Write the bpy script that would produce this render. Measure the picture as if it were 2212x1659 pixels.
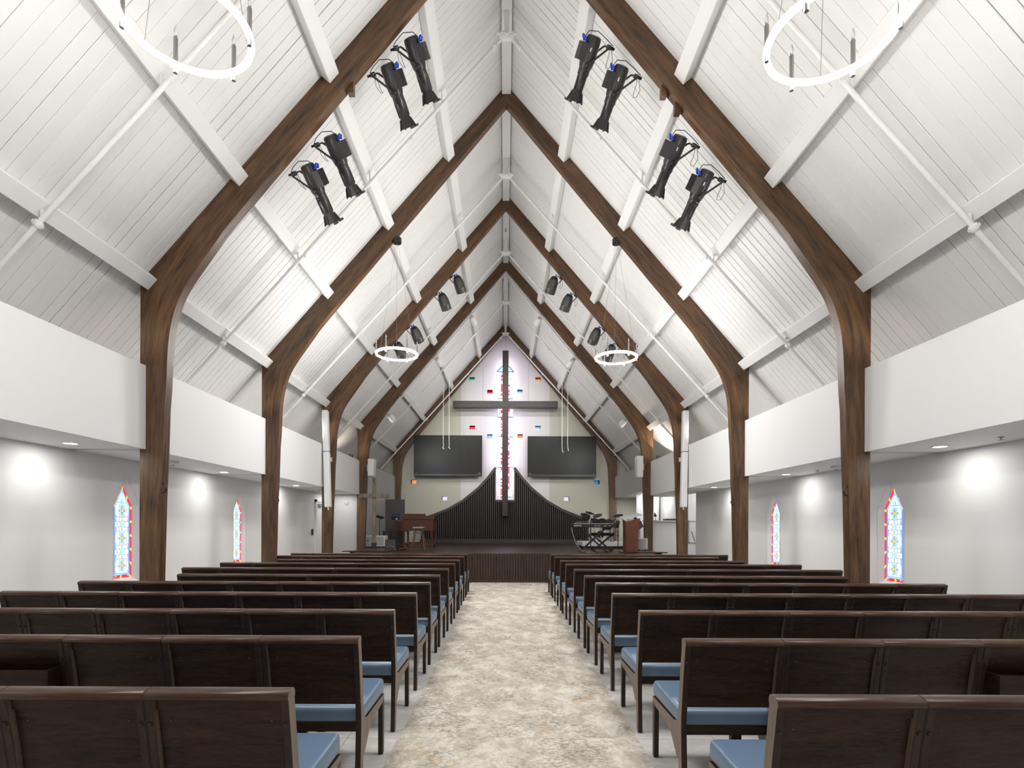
import bpy, bmesh, math, random
from mathutils import Vector, Matrix
random.seed(7)
for o in list(bpy.data.objects):
    bpy.data.objects.remove(o)
scene = bpy.context.scene
COL = scene.collection
PI = math.pi
F, HZ, VX, VY, ROLL = 1215.0, 1.42, 1090.5, 1134.0, math.radians(0.22)

# ------------------------------------------------------------------ camera
cam = bpy.data.cameras.new('camera')
cam.sensor_fit = 'HORIZONTAL'; cam.sensor_width = 36.0
cam.lens = 36.0 * F / 2212.0
cam.shift_x = (1106.0 - VX) / 2212.0
cam.shift_y = (VY - 829.5) / 2212.0
cam.clip_start = 0.05; cam.clip_end = 200
cam_o = bpy.data.objects.new('camera', cam); COL.objects.link(cam_o)
cam_o.location = (0, 0, HZ); cam_o.rotation_euler = (PI / 2, -ROLL, 0)
scene.camera = cam_o

# ------------------------------------------------------------------ world, exposure
w = bpy.data.worlds.new('world'); scene.world = w; w.use_nodes = True
w.node_tree.nodes['Background'].inputs[0].default_value = (0.9, 0.95, 1.0, 1)
w.node_tree.nodes['Background'].inputs[1].default_value = 0.3
vs = scene.view_settings
vs.view_transform = 'Standard'; vs.look = 'None'; vs.gamma = 1.0; vs.use_curve_mapping = False
vs.exposure = 0.43
scene.cycles.glossy_bounces = 2; scene.cycles.transmission_bounces = 3; scene.cycles.max_bounces = 6
scene.cycles.caustics_reflective = False; scene.cycles.caustics_refractive = False
RING_GLOW = 200.0
RING_FAR = 270.0           # the far pair is dimmed less
STRIP_FILL_W = 112.0            # added unseen ledge strips, watts per side
TRACK_W = 215.0             # white track heads over the stage          # chandelier ring radiance
DOWN_W = 5.5              # recessed downlight power
REAR_FILL_GLOW = 0.8             # fill glow of the added panes behind the camera
GLASS = 0.72                # backlit stained glass level


def area_light(name, loc, rot, sx, sy, power, color=(1, 1, 1)):
    l = bpy.data.lights.new(name, 'AREA'); l.shape = 'RECTANGLE'; l.size = sx; l.size_y = sy
    l.energy = power; l.color = color
    o = bpy.data.objects.new(name, l); COL.objects.link(o); o.location = loc; o.rotation_euler = rot
    return o


# unseen strips added on the bulkhead ledges to brighten the roof
for s in (-1, 1):
    lo = area_light('ledge_fill_strip', (0, 0, 0), (0, 0, 0), 0.35, 20.5, STRIP_FILL_W, (1, 0.985, 0.96))
    lo.data.spread = math.radians(56)
    dz = Vector((s * 0.883, 0, -0.469)); dy = Vector((0, 1, 0)); dx = dy.cross(dz)
    lo.matrix_world = Matrix(((dx.x, dy.x, dz.x, s * 4.68), (dx.y, dy.y, dz.y, 11.5), (dx.z, dy.z, dz.z, 3.47), (0, 0, 0, 1)))
area_light('booth_fill_light', (5.6, 18.2, 2.75), (0, 0, 0), 1.2, 0.8, 13)  # unseen lamps added to brighten the side rooms, wing and aisle end
area_light('side_room_fill_light', (6.3, 16.4, 2.75), (0, 0, 0), 0.9, 0.8, 12)
area_light('wing_fill_light', (4.86, 19.6, 2.485), (0, 0, 0), 0.5, 3.6, 34)
area_light('aisle_end_fill_light', (-4.83, 16.3, 2.3), (0, 0, 0), 0.5, 0.8, 6)

# ------------------------------------------------------------------ helpers


def P(x, y, Y):
    """photograph pixel -> world point at depth Y"""
    a, b = x - VX, VY - y
    u = a * math.cos(ROLL) - b * math.sin(ROLL)
    v = a * math.sin(ROLL) + b * math.cos(ROLL)
    return Vector((u * Y / F, Y, HZ + v * Y / F))


class MB:
    def __init__(self):
        self.v, self.f, self.m, self.uv = [], [], [], {}

    def add(self, vs_, fs, m=0):
        b = len(self.v)
        self.v += [tuple(p) for p in vs_]
        for f in fs:
            self.f.append(tuple(b + i for i in f)); self.m.append(m)
        return self

    def box(self, x0, x1, y0, y1, z0, z1, m=0):
        x0, x1 = min(x0, x1), max(x0, x1); y0, y1 = min(y0, y1), max(y0, y1); z0, z1 = min(z0, z1), max(z0, z1)
        vs_ = [(x, y, z) for z in (z0, z1) for y in (y0, y1) for x in (x0, x1)]
        return self.add(vs_, [(0, 2, 3, 1), (4, 5, 7, 6), (0, 1, 5, 4), (2, 6, 7, 3), (0, 4, 6, 2), (1, 3, 7, 5)], m)

    def obox(self, c, ax, ay, az, m=0):
        c, ax, ay, az = Vector(c), Vector(ax), Vector(ay), Vector(az)
        vs_ = [c + ax * i + ay * j + az * k for k in (-1, 1) for j in (-1, 1) for i in (-1, 1)]
        return self.add(vs_, [(0, 2, 3, 1), (4, 5, 7, 6), (0, 1, 5, 4), (2, 6, 7, 3), (0, 4, 6, 2), (1, 3, 7, 5)], m)

    def bar(self, a, b, w_, h_, up=(0, 0, 1), m=0):
        a, b = Vector(a), Vector(b); d = (b - a); L = d.length; d.normalize()
        s = d.cross(Vector(up))
        if s.length < 1e-4: s = d.cross(Vector((1, 0, 0)))
        s.normalize(); u = s.cross(d)
        return self.obox((a + b) / 2, s * w_ / 2, d * L / 2, u * h_ / 2, m)

    def prism(self, poly, axis, a, b, m=0, mcap=None):
        """poly: 2-D points; axis 'x': (y,z) extruded in x, 'y': (x,z) in y, 'z': (x,y) in z"""
        def pt(p, t):
            return {'x': (t, p[0], p[1]), 'y': (p[0], t, p[1]), 'z': (p[0], p[1], t)}[axis]
        n = len(poly)
        vs_ = [pt(p, a) for p in poly] + [pt(p, b) for p in poly]
        self.add(vs_, [tuple((i, (i + 1) % n, n + (i + 1) % n, n + i)) for i in range(n)], m)
        base = len(self.v) - 2 * n
        self.f.append(tuple(base + i for i in range(n - 1, -1, -1))); self.m.append(m if mcap is None else mcap)
        self.f.append(tuple(base + n + i for i in range(n))); self.m.append(m if mcap is None else mcap)
        return self

    def tube(self, pts, r, n=8, m=0, caps=True, closed=False):
        pts = [Vector(p) for p in pts]; k = len(pts)
        rs = r if isinstance(r, (list, tuple)) else [r] * k
        vs_ = []; up = None
        for i, p in enumerate(pts):
            if closed: d = pts[(i + 1) % k] - pts[i - 1]
            else: d = pts[min(i + 1, k - 1)] - pts[max(i - 1, 0)]
            d.normalize()
            if up is None:
                up = Vector((0, 0, 1)) if abs(d.z) < 0.9 else Vector((1, 0, 0))
            s = d.cross(up)
            if s.length < 1e-5: s = d.cross(Vector((0.3, 0.7, 0.2)))
            s.normalize(); u = s.cross(d); u.normalize(); up = u
            for j in range(n):
                a = 2 * PI * j / n
                vs_.append(p + (s * math.cos(a) + u * math.sin(a)) * rs[i])
        fs = []
        for i in range(k if closed else k - 1):
            for j in range(n):
                fs.append((i * n + j, i * n + (j + 1) % n, ((i + 1) % k) * n + (j + 1) % n, ((i + 1) % k) * n + j))
        if caps and not closed:
            fs.append(tuple(range(n - 1, -1, -1))); fs.append(tuple((k - 1) * n + j for j in range(n)))
        return self.add(vs_, fs, m)

    def lathe(self, prof, c=(0, 0, 0), d=(0, 0, 1), n=16, m=0, ref=None):
        """prof: list of (radius, distance along d)"""
        c, d = Vector(c), Vector(d).normalized()
        r0 = Vector(ref) if ref else (Vector((1, 0, 0)) if abs(d.x) < 0.9 else Vector((0, 1, 0)))
        s = d.cross(r0).normalized(); u = s.cross(d)
        vs_ = [c + d * h + (s * math.cos(2 * PI * j / n) + u * math.sin(2 * PI * j / n)) * r for r, h in prof for j in range(n)]
        fs = []
        for i in range(len(prof) - 1):
            for j in range(n):
                fs.append((i * n + j, i * n + (j + 1) % n, (i + 1) * n + (j + 1) % n, (i + 1) * n + j))
        fs.append(tuple(range(n - 1, -1, -1))); fs.append(tuple((len(prof) - 1) * n + j for j in range(n)))
        return self.add(vs_, fs, m)

    def mesh(self, name, mats, smooth=False, bevel=0.0, seg=2, xf=None):
        me = bpy.data.meshes.new(name)
        v = self.v if xf is None else [tuple(xf @ Vector(p)) for p in self.v]
        me.from_pydata(v, [], self.f)
        for mt in (mats if isinstance(mats, (list, tuple)) else [mats]): me.materials.append(mt)
        for p, mi in zip(me.polygons, self.m): p.material_index = mi
        bm = bmesh.new(); bm.from_mesh(me)
        bmesh.ops.recalc_face_normals(bm, faces=bm.faces)
        if bevel:
            es = [e for e in bm.edges if len(e.link_faces) == 2 and e.calc_face_angle(0) > 0.5]
            bmesh.ops.bevel(bm, geom=es, offset=bevel, segments=seg, profile=0.6, affect='EDGES', clamp_overlap=True)
        bm.to_mesh(me); bm.free()
        if smooth:
            for p in me.polygons: p.use_smooth = True
            me.set_sharp_from_angle(angle=math.radians(40))
        return me

    def build(self, name, mats, parent=None, loc=(0, 0, 0), **kw):
        return link(name, self.mesh(name, mats, **kw), parent, loc)


def link(name, me, parent=None, loc=(0, 0, 0), rot=None):
    o = bpy.data.objects.new(name, me); COL.objects.link(o); o.location = loc
    if rot is not None: o.rotation_euler = rot
    if parent is not None: o.parent = parent
    return o


def tag(o, label=None, cat=None, group=None, kind=None):
    if label: o['label'] = label
    if cat: o['category'] = cat
    if group: o['group'] = group
    if kind: o['kind'] = kind
    return o


def thing(name, label, cat, loc=(0, 0, 0), rz=0.0, group=None, kind=None, mat=None):
    o = bpy.data.objects.new(name, None); COL.objects.link(o); o.empty_display_size = 0.1
    if mat is not None: o.matrix_world = mat
    else:
        o.location = loc; o.rotation_euler = (0, 0, rz)
    return tag(o, label, cat, group, kind)


ORD = ['first', 'second', 'third', 'fourth', 'fifth', 'sixth', 'seventh', 'eighth', 'ninth', 'tenth', 'eleventh']

# ------------------------------------------------------------------ materials


def mat(name, c, rough=0.5, metal=0.0, emit=None, es=0.0, spec=0.5, alpha=None, trans=0.0):
    m = bpy.data.materials.new(name); m.use_nodes = True
    b = m.node_tree.nodes['Principled BSDF']
    b.inputs['Base Color'].default_value = (*c, 1); b.inputs['Roughness'].default_value = rough
    b.inputs['Metallic'].default_value = metal
    b.inputs['Specular IOR Level'].default_value = spec
    if emit: b.inputs['Emission Color'].default_value = (*emit, 1); b.inputs['Emission Strength'].default_value = es
    if trans: b.inputs['Transmission Weight'].default_value = trans
    return m


def N(nt, kind, **kw):
    n = nt.nodes.new(kind)
    for k, v in kw.items():
        if k.startswith('i_'):
            key = k[2:]
            key = int(key) if key.isdigit() else key.replace('_', ' ')
            n.inputs[key].default_value = v
        else: setattr(n, k, v)
    return n


def ramp(nt, stops):
    r = nt.nodes.new('ShaderNodeValToRGB'); e = r.color_ramp.elements
    while len(e) < len(stops): e.new(0.5)
    for q, (p, c) in zip(e, stops):
        q.position = p; q.color = (*c, 1) if len(c) == 3 else c
    return r


def wood(name, dark, light, scale=(1, 1, 1), coord='Object', rough=0.4, contrast=(0.3, 0.7), bump=0.05, rnd=True, fine=9.0, spec=0.5):
    m = mat(name, light, rough, spec=spec); nt = m.node_tree; b = nt.nodes['Principled BSDF']; L = nt.links.new
    tc = N(nt, 'ShaderNodeTexCoord'); mp = N(nt, 'ShaderNodeMapping'); mp.inputs['Scale'].default_value = scale
    L(tc.outputs[coord], mp.inputs['Vector'])
    src = mp.outputs[0]
    if rnd:
        oi = N(nt, 'ShaderNodeObjectInfo'); ad = N(nt, 'ShaderNodeVectorMath', operation='ADD')
        ml = N(nt, 'ShaderNodeMath', operation='MULTIPLY', i_1=37.0)
        L(oi.outputs['Random'], ml.inputs[0]); L(src, ad.inputs[0]); L(ml.outputs[0], ad.inputs[1]); src = ad.outputs[0]
    n1 = N(nt, 'ShaderNodeTexNoise', i_Scale=1.0, i_Detail=6.0, i_Roughness=0.6, i_Distortion=0.8)
    n2 = N(nt, 'ShaderNodeTexNoise', i_Scale=fine, i_Detail=4.0, i_Roughness=0.7)
    L(src, n1.inputs['Vector']); L(src, n2.inputs['Vector'])
    mx = N(nt, 'ShaderNodeMath', operation='ADD'); h = N(nt, 'ShaderNodeMath', operation='MULTIPLY', i_1=0.5)
    L(n1.outputs['Fac'], mx.inputs[0]); L(n2.outputs['Fac'], mx.inputs[1]); L(mx.outputs[0], h.inputs[0])
    r = ramp(nt, [(contrast[0], dark), (contrast[1], light)])
    L(h.outputs[0], r.inputs[0]); L(r.outputs[0], b.inputs['Base Color'])
    if bump:
        bp = N(nt, 'ShaderNodeBump', i_Strength=bump, i_Distance=0.01); L(n2.outputs['Fac'], bp.inputs['Height']); L(bp.outputs[0], b.inputs['Normal'])
    return m


def paint(name, c, rough=0.55, var=0.03, scale=1.5):
    m = mat(name, c, rough); nt = m.node_tree; b = nt.nodes['Principled BSDF']; L = nt.links.new
    tc = N(nt, 'ShaderNodeTexCoord'); n1 = N(nt, 'ShaderNodeTexNoise', i_Scale=scale, i_Detail=3.0)
    L(tc.outputs['Object'], n1.inputs['Vector'])
    r = ramp(nt, [(0.3, tuple(x * (1 - var) for x in c)), (0.7, c)])
    L(n1.outputs['Fac'], r.inputs[0]); L(r.outputs[0], b.inputs['Base Color'])
    return m


M = {}
M['board'] = paint('white_board_paint', (0.76, 0.752, 0.73), 0.5, 0.03, 2.0)
M['roof_back'] = mat('joint_shadow_felt', (0.05, 0.048, 0.045), 0.9)
M['white'] = paint('white_paint', (0.79, 0.782, 0.762), 0.5, 0.02, 1.0)
M['fascia'] = paint('bulkhead_paint', (0.83, 0.822, 0.81), 0.6, 0.015, 0.7)
M['wall'] = paint('wall_paint', (0.78, 0.775, 0.76), 0.6, 0.015, 0.7)
M['wallw'] = paint('bright_wall_paint', (0.80, 0.80, 0.79), 0.6, 0.01, 0.7)
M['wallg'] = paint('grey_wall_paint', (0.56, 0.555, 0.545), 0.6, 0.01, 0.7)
M['arch'] = wood('arch_stained_wood', (0.022, 0.0105, 0.0045), (0.19, 0.094, 0.036), (0.9, 8.0, 8.0), 'UV', 0.42, (0.36, 0.66), 0.08, fine=3.0)
M['pew'] = wood('pew_dark_oak', (0.010, 0.0046, 0.0027), (0.048, 0.0225, 0.0102), (2.4, 20.0, 20.0), 'Object', 0.42, (0.40, 0.60), 0.06, spec=0.25)
M['pewv'] = wood('pew_dark_oak_upright', (0.014, 0.008, 0.0055), (0.046, 0.025, 0.015), (30.0, 22.0, 3.0), 'Object', 0.4, (0.36, 0.64), 0.06, spec=0.3)
M['pewcap'] = wood('pew_lighter_cap', (0.026, 0.011, 0.005), (0.10, 0.046, 0.021), (2.2, 40.0, 40.0), 'Object', 0.34, (0.34, 0.66), 0.05, spec=0.3)  # cap rail in a lighter brown than the panels
M['pewend'] = wood('pew_lit_end_oak', (0.11, 0.078, 0.056), (0.25, 0.185, 0.14), (30.0, 30.0, 3.0), 'Object', 0.45, (0.34, 0.66), 0.05)  # side faces coloured paler, standing in for light from the aisle
M['stagew'] = wood('stage_boards', (0.018, 0.009, 0.0055), (0.062, 0.031, 0.018), (0.6, 14.0, 8.0), 'Object', 0.34, (0.34, 0.66), 0.0, spec=0.3)
M['skirt'] = wood('stage_skirt_wood', (0.012, 0.007, 0.005), (0.07, 0.036, 0.022), (20.0, 20.0, 2.0), 'Object', 0.4, (0.34, 0.68), 0.05)
M['slat'] = wood('grille_slat_wood', (0.022, 0.016, 0.0135), (0.05, 0.037, 0.031), (20.0, 20.0, 1.5), 'Object', 0.5, (0.34, 0.66), 0.03)
M['slatback'] = mat('grille_black_back', (0.006, 0.005, 0.005), 0.8)
M['crossw'] = wood('hanging_cross_wood', (0.015, 0.010, 0.0078), (0.032, 0.022, 0.017), (9.0, 9.0, 1.5), 'Object', 0.5, (0.34, 0.66), 0.03)
M['rustic'] = wood('rustic_timber', (0.10, 0.075, 0.055), (0.36, 0.30, 0.235), (16.0, 16.0, 3.0), 'Object', 0.8, (0.36, 0.62), 0.3)
M['organ'] = wood('organ_mahogany', (0.085, 0.027, 0.013), (0.155, 0.052, 0.026), (2.0, 2.0, 18.0), 'Object', 0.35, (0.3, 0.7), 0.02)
M['lectern'] = wood('lectern_cherry', (0.13, 0.042, 0.022), (0.20, 0.072, 0.04), (6.0, 6.0, 2.0), 'Object', 0.4, (0.3, 0.7), 0.02)
M['stoolw'] = wood('stool_leg_wood', (0.12, 0.05, 0.022), (0.24, 0.11, 0.055), (20.0, 20.0, 3.0), 'Object', 0.4)
M['vinyl'] = paint('blue_vinyl', (0.135, 0.21, 0.315), 0.36, 0.05, 5.0)
M['black'] = mat('black_metal', (0.012, 0.012, 0.012), 0.42)
M['fixture'] = mat('fixture_black_paint', (0.034, 0.033, 0.030), 0.32)
M['fixgrey'] = mat('can_grey_paint', (0.075, 0.072, 0.066), 0.4, 0.3)
M['blackm'] = mat('black_fabric', (0.016, 0.015, 0.015), 0.85)
M['wedge'] = mat('dark_brown_grille', (0.045, 0.036, 0.033), 0.7)
M['screen'] = mat('dark_screen', (0.016, 0.016, 0.0148), 0.38, spec=0.2)
M['screenf'] = mat('screen_frame', (0.016, 0.016, 0.016), 0.4)
M['chrome'] = mat('chrome', (0.72, 0.72, 0.73), 0.18, 1.0)
M['nickel'] = mat('brushed_nickel', (0.42, 0.41, 0.41), 0.3, 1.0)
M['oldscrew'] = mat('dull_screw', (0.10, 0.085, 0.075), 0.5, 0.5)
M['bulb'] = mat('clear_bulb_glass', (0.95, 0.95, 0.95), 0.05, trans=0.85)
M['ring'] = mat('ring_led', (0.9, 0.9, 0.9), 0.5, emit=(1.0, 0.985, 0.97), es=RING_GLOW)
M['ringfar'] = mat('ring_led_far', (0.9, 0.9, 0.9), 0.5, emit=(1.0, 0.985, 0.97), es=RING_FAR)
M['ringmetal'] = mat('ring_white_metal', (0.72, 0.71, 0.71), 0.35, 0.2)
M['led'] = mat('downlight_led', (1, 1, 1), 0.5, emit=(1, 0.99, 0.97), es=12.0)
M['trimw'] = mat('downlight_white_trim', (0.85, 0.85, 0.85), 0.4)
M['blue'] = mat('blue_connector', (0.02, 0.07, 0.55), 0.4)
M['bluelcd'] = mat('blue_display', (0.02, 0.06, 0.4), 0.3, emit=(0.08, 0.25, 0.9), es=1.2)
M['navy'] = mat('navy_vinyl', (0.012, 0.02, 0.045), 0.35)
M['plasticw'] = mat('white_plastic', (0.78, 0.78, 0.77), 0.4)
M['plasticg'] = mat('pale_grey_grille', (0.50, 0.50, 0.50), 0.6)
M['greyp'] = mat('grey_panel_paint', (0.115, 0.113, 0.11), 0.6)
M['cable'] = mat('grey_cable', (0.36, 0.35, 0.33), 0.5)
M['wire'] = mat('steel_wire', (0.33, 0.32, 0.31), 0.4, 0.6)
M['copper'] = mat('copper_tip', (0.35, 0.16, 0.07), 0.4, 0.8)
M['potg'] = mat('slate_bucket', (0.03, 0.045, 0.055), 0.6)
M['letter'] = mat('white_print', (0.8, 0.8, 0.8), 0.5)
M['acryl'] = mat('frosted_acrylic', (0.78, 0.80, 0.80), 0.25)
M['lead'] = mat('window_lead', (0.02, 0.05, 0.11), 0.6)
M['rawwood'] = mat('raw_pine_patch', (0.55, 0.36, 0.17), 0.7)
M['red_cable'] = mat('red_cable', (0.45, 0.05, 0.03), 0.5)


def glass(name, c, k=1.0):
    m = mat(name, tuple(x * 0.5 for x in c), 0.15, emit=c, es=GLASS * k)
    m.cycles.emission_sampling = 'NONE'
    return m


G = {'red': glass('glass_red', (0.86, 0.035, 0.06)), 'yellow': glass('glass_yellow', (1.0, 0.70, 0.08)),
     'blue': glass('glass_blue', (0.10, 0.30, 0.82)), 'sky': glass('glass_sky', (0.32, 0.68, 0.97)),
     'aqua': glass('glass_aqua', (0.42, 0.90, 0.86)), 'lilac': glass('glass_lilac', (0.38, 0.48, 0.90)),
     'white': glass('glass_white', (0.74, 0.84, 0.95)), 'cream': glass('glass_cream', (0.95, 0.91, 0.80)),
     'orange': glass('glass_orange', (1.0, 0.36, 0.10)), 'green': glass('glass_green', (0.16, 0.62, 0.45)),
     'pink': glass('glass_pink', (1.0, 0.40, 0.42)), 'deep': glass('glass_deep_blue', (0.02, 0.22, 0.50)),
     'pale': glass('glass_pale', (0.86, 0.92, 1.0), 1.4), 'violet': glass('glass_violet', (0.80, 0.76, 0.95))}


def tile_mat():
    m = mat('floor_tile_stone', (0.6, 0.58, 0.55), 0.28); nt = m.node_tree; b = nt.nodes['Principled BSDF']; L = nt.links.new
    tc = N(nt, 'ShaderNodeTexCoord'); oi = N(nt, 'ShaderNodeObjectInfo'); ad = N(nt, 'ShaderNodeVectorMath', operation='ADD')
    ml = N(nt, 'ShaderNodeMath', operation='MULTIPLY', i_1=50.0)
    L(oi.outputs['Random'], ml.inputs[0]); L(tc.outputs['Object'], ad.inputs[0]); L(ml.outputs[0], ad.inputs[1])
    n1 = N(nt, 'ShaderNodeTexNoise', i_Scale=2.5, i_Detail=6.0, i_Distortion=1.2); L(ad.outputs[0], n1.inputs['Vector'])
    r = ramp(nt, [(0.3, (0.60, 0.575, 0.54)), (0.47, (0.69, 0.665, 0.63)), (0.5, (0.78, 0.76, 0.73)), (0.53, (0.69, 0.665, 0.63)), (0.75, (0.73, 0.705, 0.675))])
    L(n1.outputs['Fac'], r.inputs[0]); L(r.outputs[0], b.inputs['Base Color'])
    return m


def rug_mat():
    m = mat('distressed_rug', (0.5, 0.46, 0.4), 0.95, spec=0.1); nt = m.node_tree; b = nt.nodes['Principled BSDF']; L = nt.links.new
    tc = N(nt, 'ShaderNodeTexCoord')

    def noise(scale, mapscale, det=6.0, rough=0.65, off=(0, 0, 0), dist=0.0):
        mp = N(nt, 'ShaderNodeMapping'); mp.inputs['Scale'].default_value = mapscale; mp.inputs['Location'].default_value = off
        L(tc.outputs['Object'], mp.inputs['Vector'])
        n = N(nt, 'ShaderNodeTexNoise', i_Scale=scale, i_Detail=det, i_Roughness=rough, i_Distortion=dist); L(mp.outputs[0], n.inputs['Vector'])
        return n.outputs['Fac']

    def mul(a, k):
        n = N(nt, 'ShaderNodeMath', operation='MULTIPLY'); L(a, n.inputs[0])
        if isinstance(k, float): n.inputs[1].default_value = k
        else: L(k, n.inputs[1])
        return n.outputs[0]

    def mix(f, a, c2):
        n = N(nt, 'ShaderNodeMix', data_type='RGBA'); L(f, n.inputs[0]); L(a, n.inputs[6]); n.inputs[7].default_value = (*c2, 1)
        return n.outputs[2]
    base = ramp(nt, [(0.38, (0.50, 0.44, 0.37)), (0.47, (0.61, 0.555, 0.475)), (0.52, (0.70, 0.645, 0.56)), (0.58, (0.79, 0.74, 0.65))])
    L(noise(4.2, (1.25, 0.9, 1), 12.0, 0.76, (0, 0, 0), 0.3), base.inputs[0])
    big = ramp(nt, [(0.44, (0, 0, 0)), (0.56, (1, 1, 1))]); L(noise(2.2, (1, 0.8, 1), 8.0, 0.7, (3, 7, 0)), big.inputs[0])
    spk = ramp(nt, [(0.47, (0, 0, 0)), (0.56, (1, 1, 1))]); L(noise(30.0, (1.0, 1.5, 1), 6.0, 0.75, (1, 2, 0)), spk.inputs[0])
    grey = mix(mul(mul(big.outputs[0], spk.outputs[0]), 0.62), base.outputs[0], (0.15, 0.135, 0.115))
    spk2 = ramp(nt, [(0.55, (0, 0, 0)), (0.63, (1, 1, 1))]); L(noise(38.0, (1.0, 1.5, 1), 5.0, 0.8, (5, 2, 0)), spk2.inputs[0])
    grey2 = mix(mul(spk2.outputs[0], 0.5), grey, (0.24, 0.215, 0.185))
    och = ramp(nt, [(0.57, (0, 0, 0)), (0.66, (1, 1, 1))]); L(noise(2.4, (1.5, 0.9, 1), 5.0, 0.65, (9, 1, 0)), och.inputs[0])
    ochs = ramp(nt, [(0.45, (0, 0, 0)), (0.56, (1, 1, 1))]); L(noise(26.0, (1, 1.6, 1), 5.0, 0.75, (2, 8, 0)), ochs.inputs[0])
    fin = mix(mul(mul(och.outputs[0], ochs.outputs[0]), 0.8), grey2, (0.50, 0.31, 0.12))
    L(fin, b.inputs['Base Color'])
    bp = N(nt, 'ShaderNodeBump', i_Strength=0.25, i_Distance=0.004); L(noise(180.0, (1, 1, 1), 2.0), bp.inputs['Height']); L(bp.outputs[0], b.inputs['Normal'])
    return m


def brick_mat():
    m = mat('painted_brick', (0.5, 0.47, 0.37), 0.7); nt = m.node_tree; b = nt.nodes['Principled BSDF']; L = nt.links.new
    tc = N(nt, 'ShaderNodeTexCoord'); sx = N(nt, 'ShaderNodeSeparateXYZ'); cx = N(nt, 'ShaderNodeCombineXYZ')
    L(tc.outputs['Object'], sx.inputs[0]); L(sx.outputs['X'], cx.inputs['X']); L(sx.outputs['Z'], cx.inputs['Y'])
    bt = N(nt, 'ShaderNodeTexBrick', i_Scale=1.0, i_Mortar_Size=0.006, i_Brick_Width=0.40, i_Row_Height=0.08)
    L(cx.outputs[0], bt.inputs['Vector'])
    # the middle bay is coloured a paler lilac white than the sides
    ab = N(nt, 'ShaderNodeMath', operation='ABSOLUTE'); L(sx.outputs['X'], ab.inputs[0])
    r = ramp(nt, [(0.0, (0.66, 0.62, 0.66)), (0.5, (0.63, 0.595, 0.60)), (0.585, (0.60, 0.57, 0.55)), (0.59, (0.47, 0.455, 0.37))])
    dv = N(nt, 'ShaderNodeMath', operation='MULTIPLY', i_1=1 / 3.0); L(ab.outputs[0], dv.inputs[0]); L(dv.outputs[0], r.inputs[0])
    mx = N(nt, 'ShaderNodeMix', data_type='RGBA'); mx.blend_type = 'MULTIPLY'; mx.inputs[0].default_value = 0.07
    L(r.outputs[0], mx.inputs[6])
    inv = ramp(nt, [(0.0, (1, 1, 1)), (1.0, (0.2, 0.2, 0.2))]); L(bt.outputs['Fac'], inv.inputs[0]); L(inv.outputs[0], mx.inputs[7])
    L(mx.outputs[2], b.inputs['Base Color'])
    bp = N(nt, 'ShaderNodeBump', i_Strength=0.2, i_Distance=0.01); bp.invert = True
    L(bt.outputs['Fac'], bp.inputs['Height']); L(bp.outputs[0], b.inputs['Normal'])
    return m


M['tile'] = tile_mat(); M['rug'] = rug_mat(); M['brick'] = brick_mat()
M['grout'] = mat('floor_grout', (0.30, 0.29, 0.275), 0.8)

# ------------------------------------------------------------------ building data
FR = [3.4, 6.8, 10.2, 13.56, 16.78, 22.2]      # arch front faces
AT = 0.13                                       # arch thickness
RZ, RS = 9.404, 1.145                           # ridge height and slope of roof underside
XO = 4.416                                      # outer face of arch posts
XF = 4.345                                      # bulkhead face
XW = 5.30                                       # outer side walls
SOF, FTOP = 2.32, 3.33
Y0, YB = -5.0, 22.34                            # entrance wall, gable wall
STZ = 0.716                                     # stage height


def roof(x): return RZ - RS * abs(x)


def grid_wall(us, zs, holes):
    """faces of a wall in (u,z) with rectangular openings; holes: (u0,u1,z0,z1)"""
    us = sorted(set(us + [h[0] for h in holes] + [h[1] for h in holes]))
    zs = sorted(set(zs + [h[2] for h in holes] + [h[3] for h in holes]))
    out = []
    for i in range(len(us) - 1):
        for j in range(len(zs) - 1):
            cu, cz = (us[i] + us[i + 1]) / 2, (zs[j] + zs[j + 1]) / 2
            if any(h[0] < cu < h[1] and h[2] < cz < h[3] for h in holes): continue
            out.append((us[i], us[i + 1], zs[j], zs[j + 1]))
    return out


# ---- floor
fl = MB().box(-7.2, 7.2, Y0, YB, -0.1, -0.006).build('floor', M['grout'])
tag(fl, 'pale stone tile floor', kind='structure')
tw, td = 1.22, 0.61
tme = MB().box(-tw / 2 + 0.002, tw / 2 - 0.002, -td / 2 + 0.002, td / 2 - 0.002, -0.006, 0.0).mesh('tile', M['tile'])
for j in range(24):
    y = 1.3 + td * j
    for i in range(-5, 5):
        x = (i + 0.5) * tw + (0.0 if j % 2 == 0 else 0.0) + 0.18
        if abs(x) < 5.6: link('tile', tme, fl, (x, y + td / 2, 0))
MB().box(-7.2, 7.2, Y0, 1.3, -0.006, 0).build('tile_field', M['tile'], fl)

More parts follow.
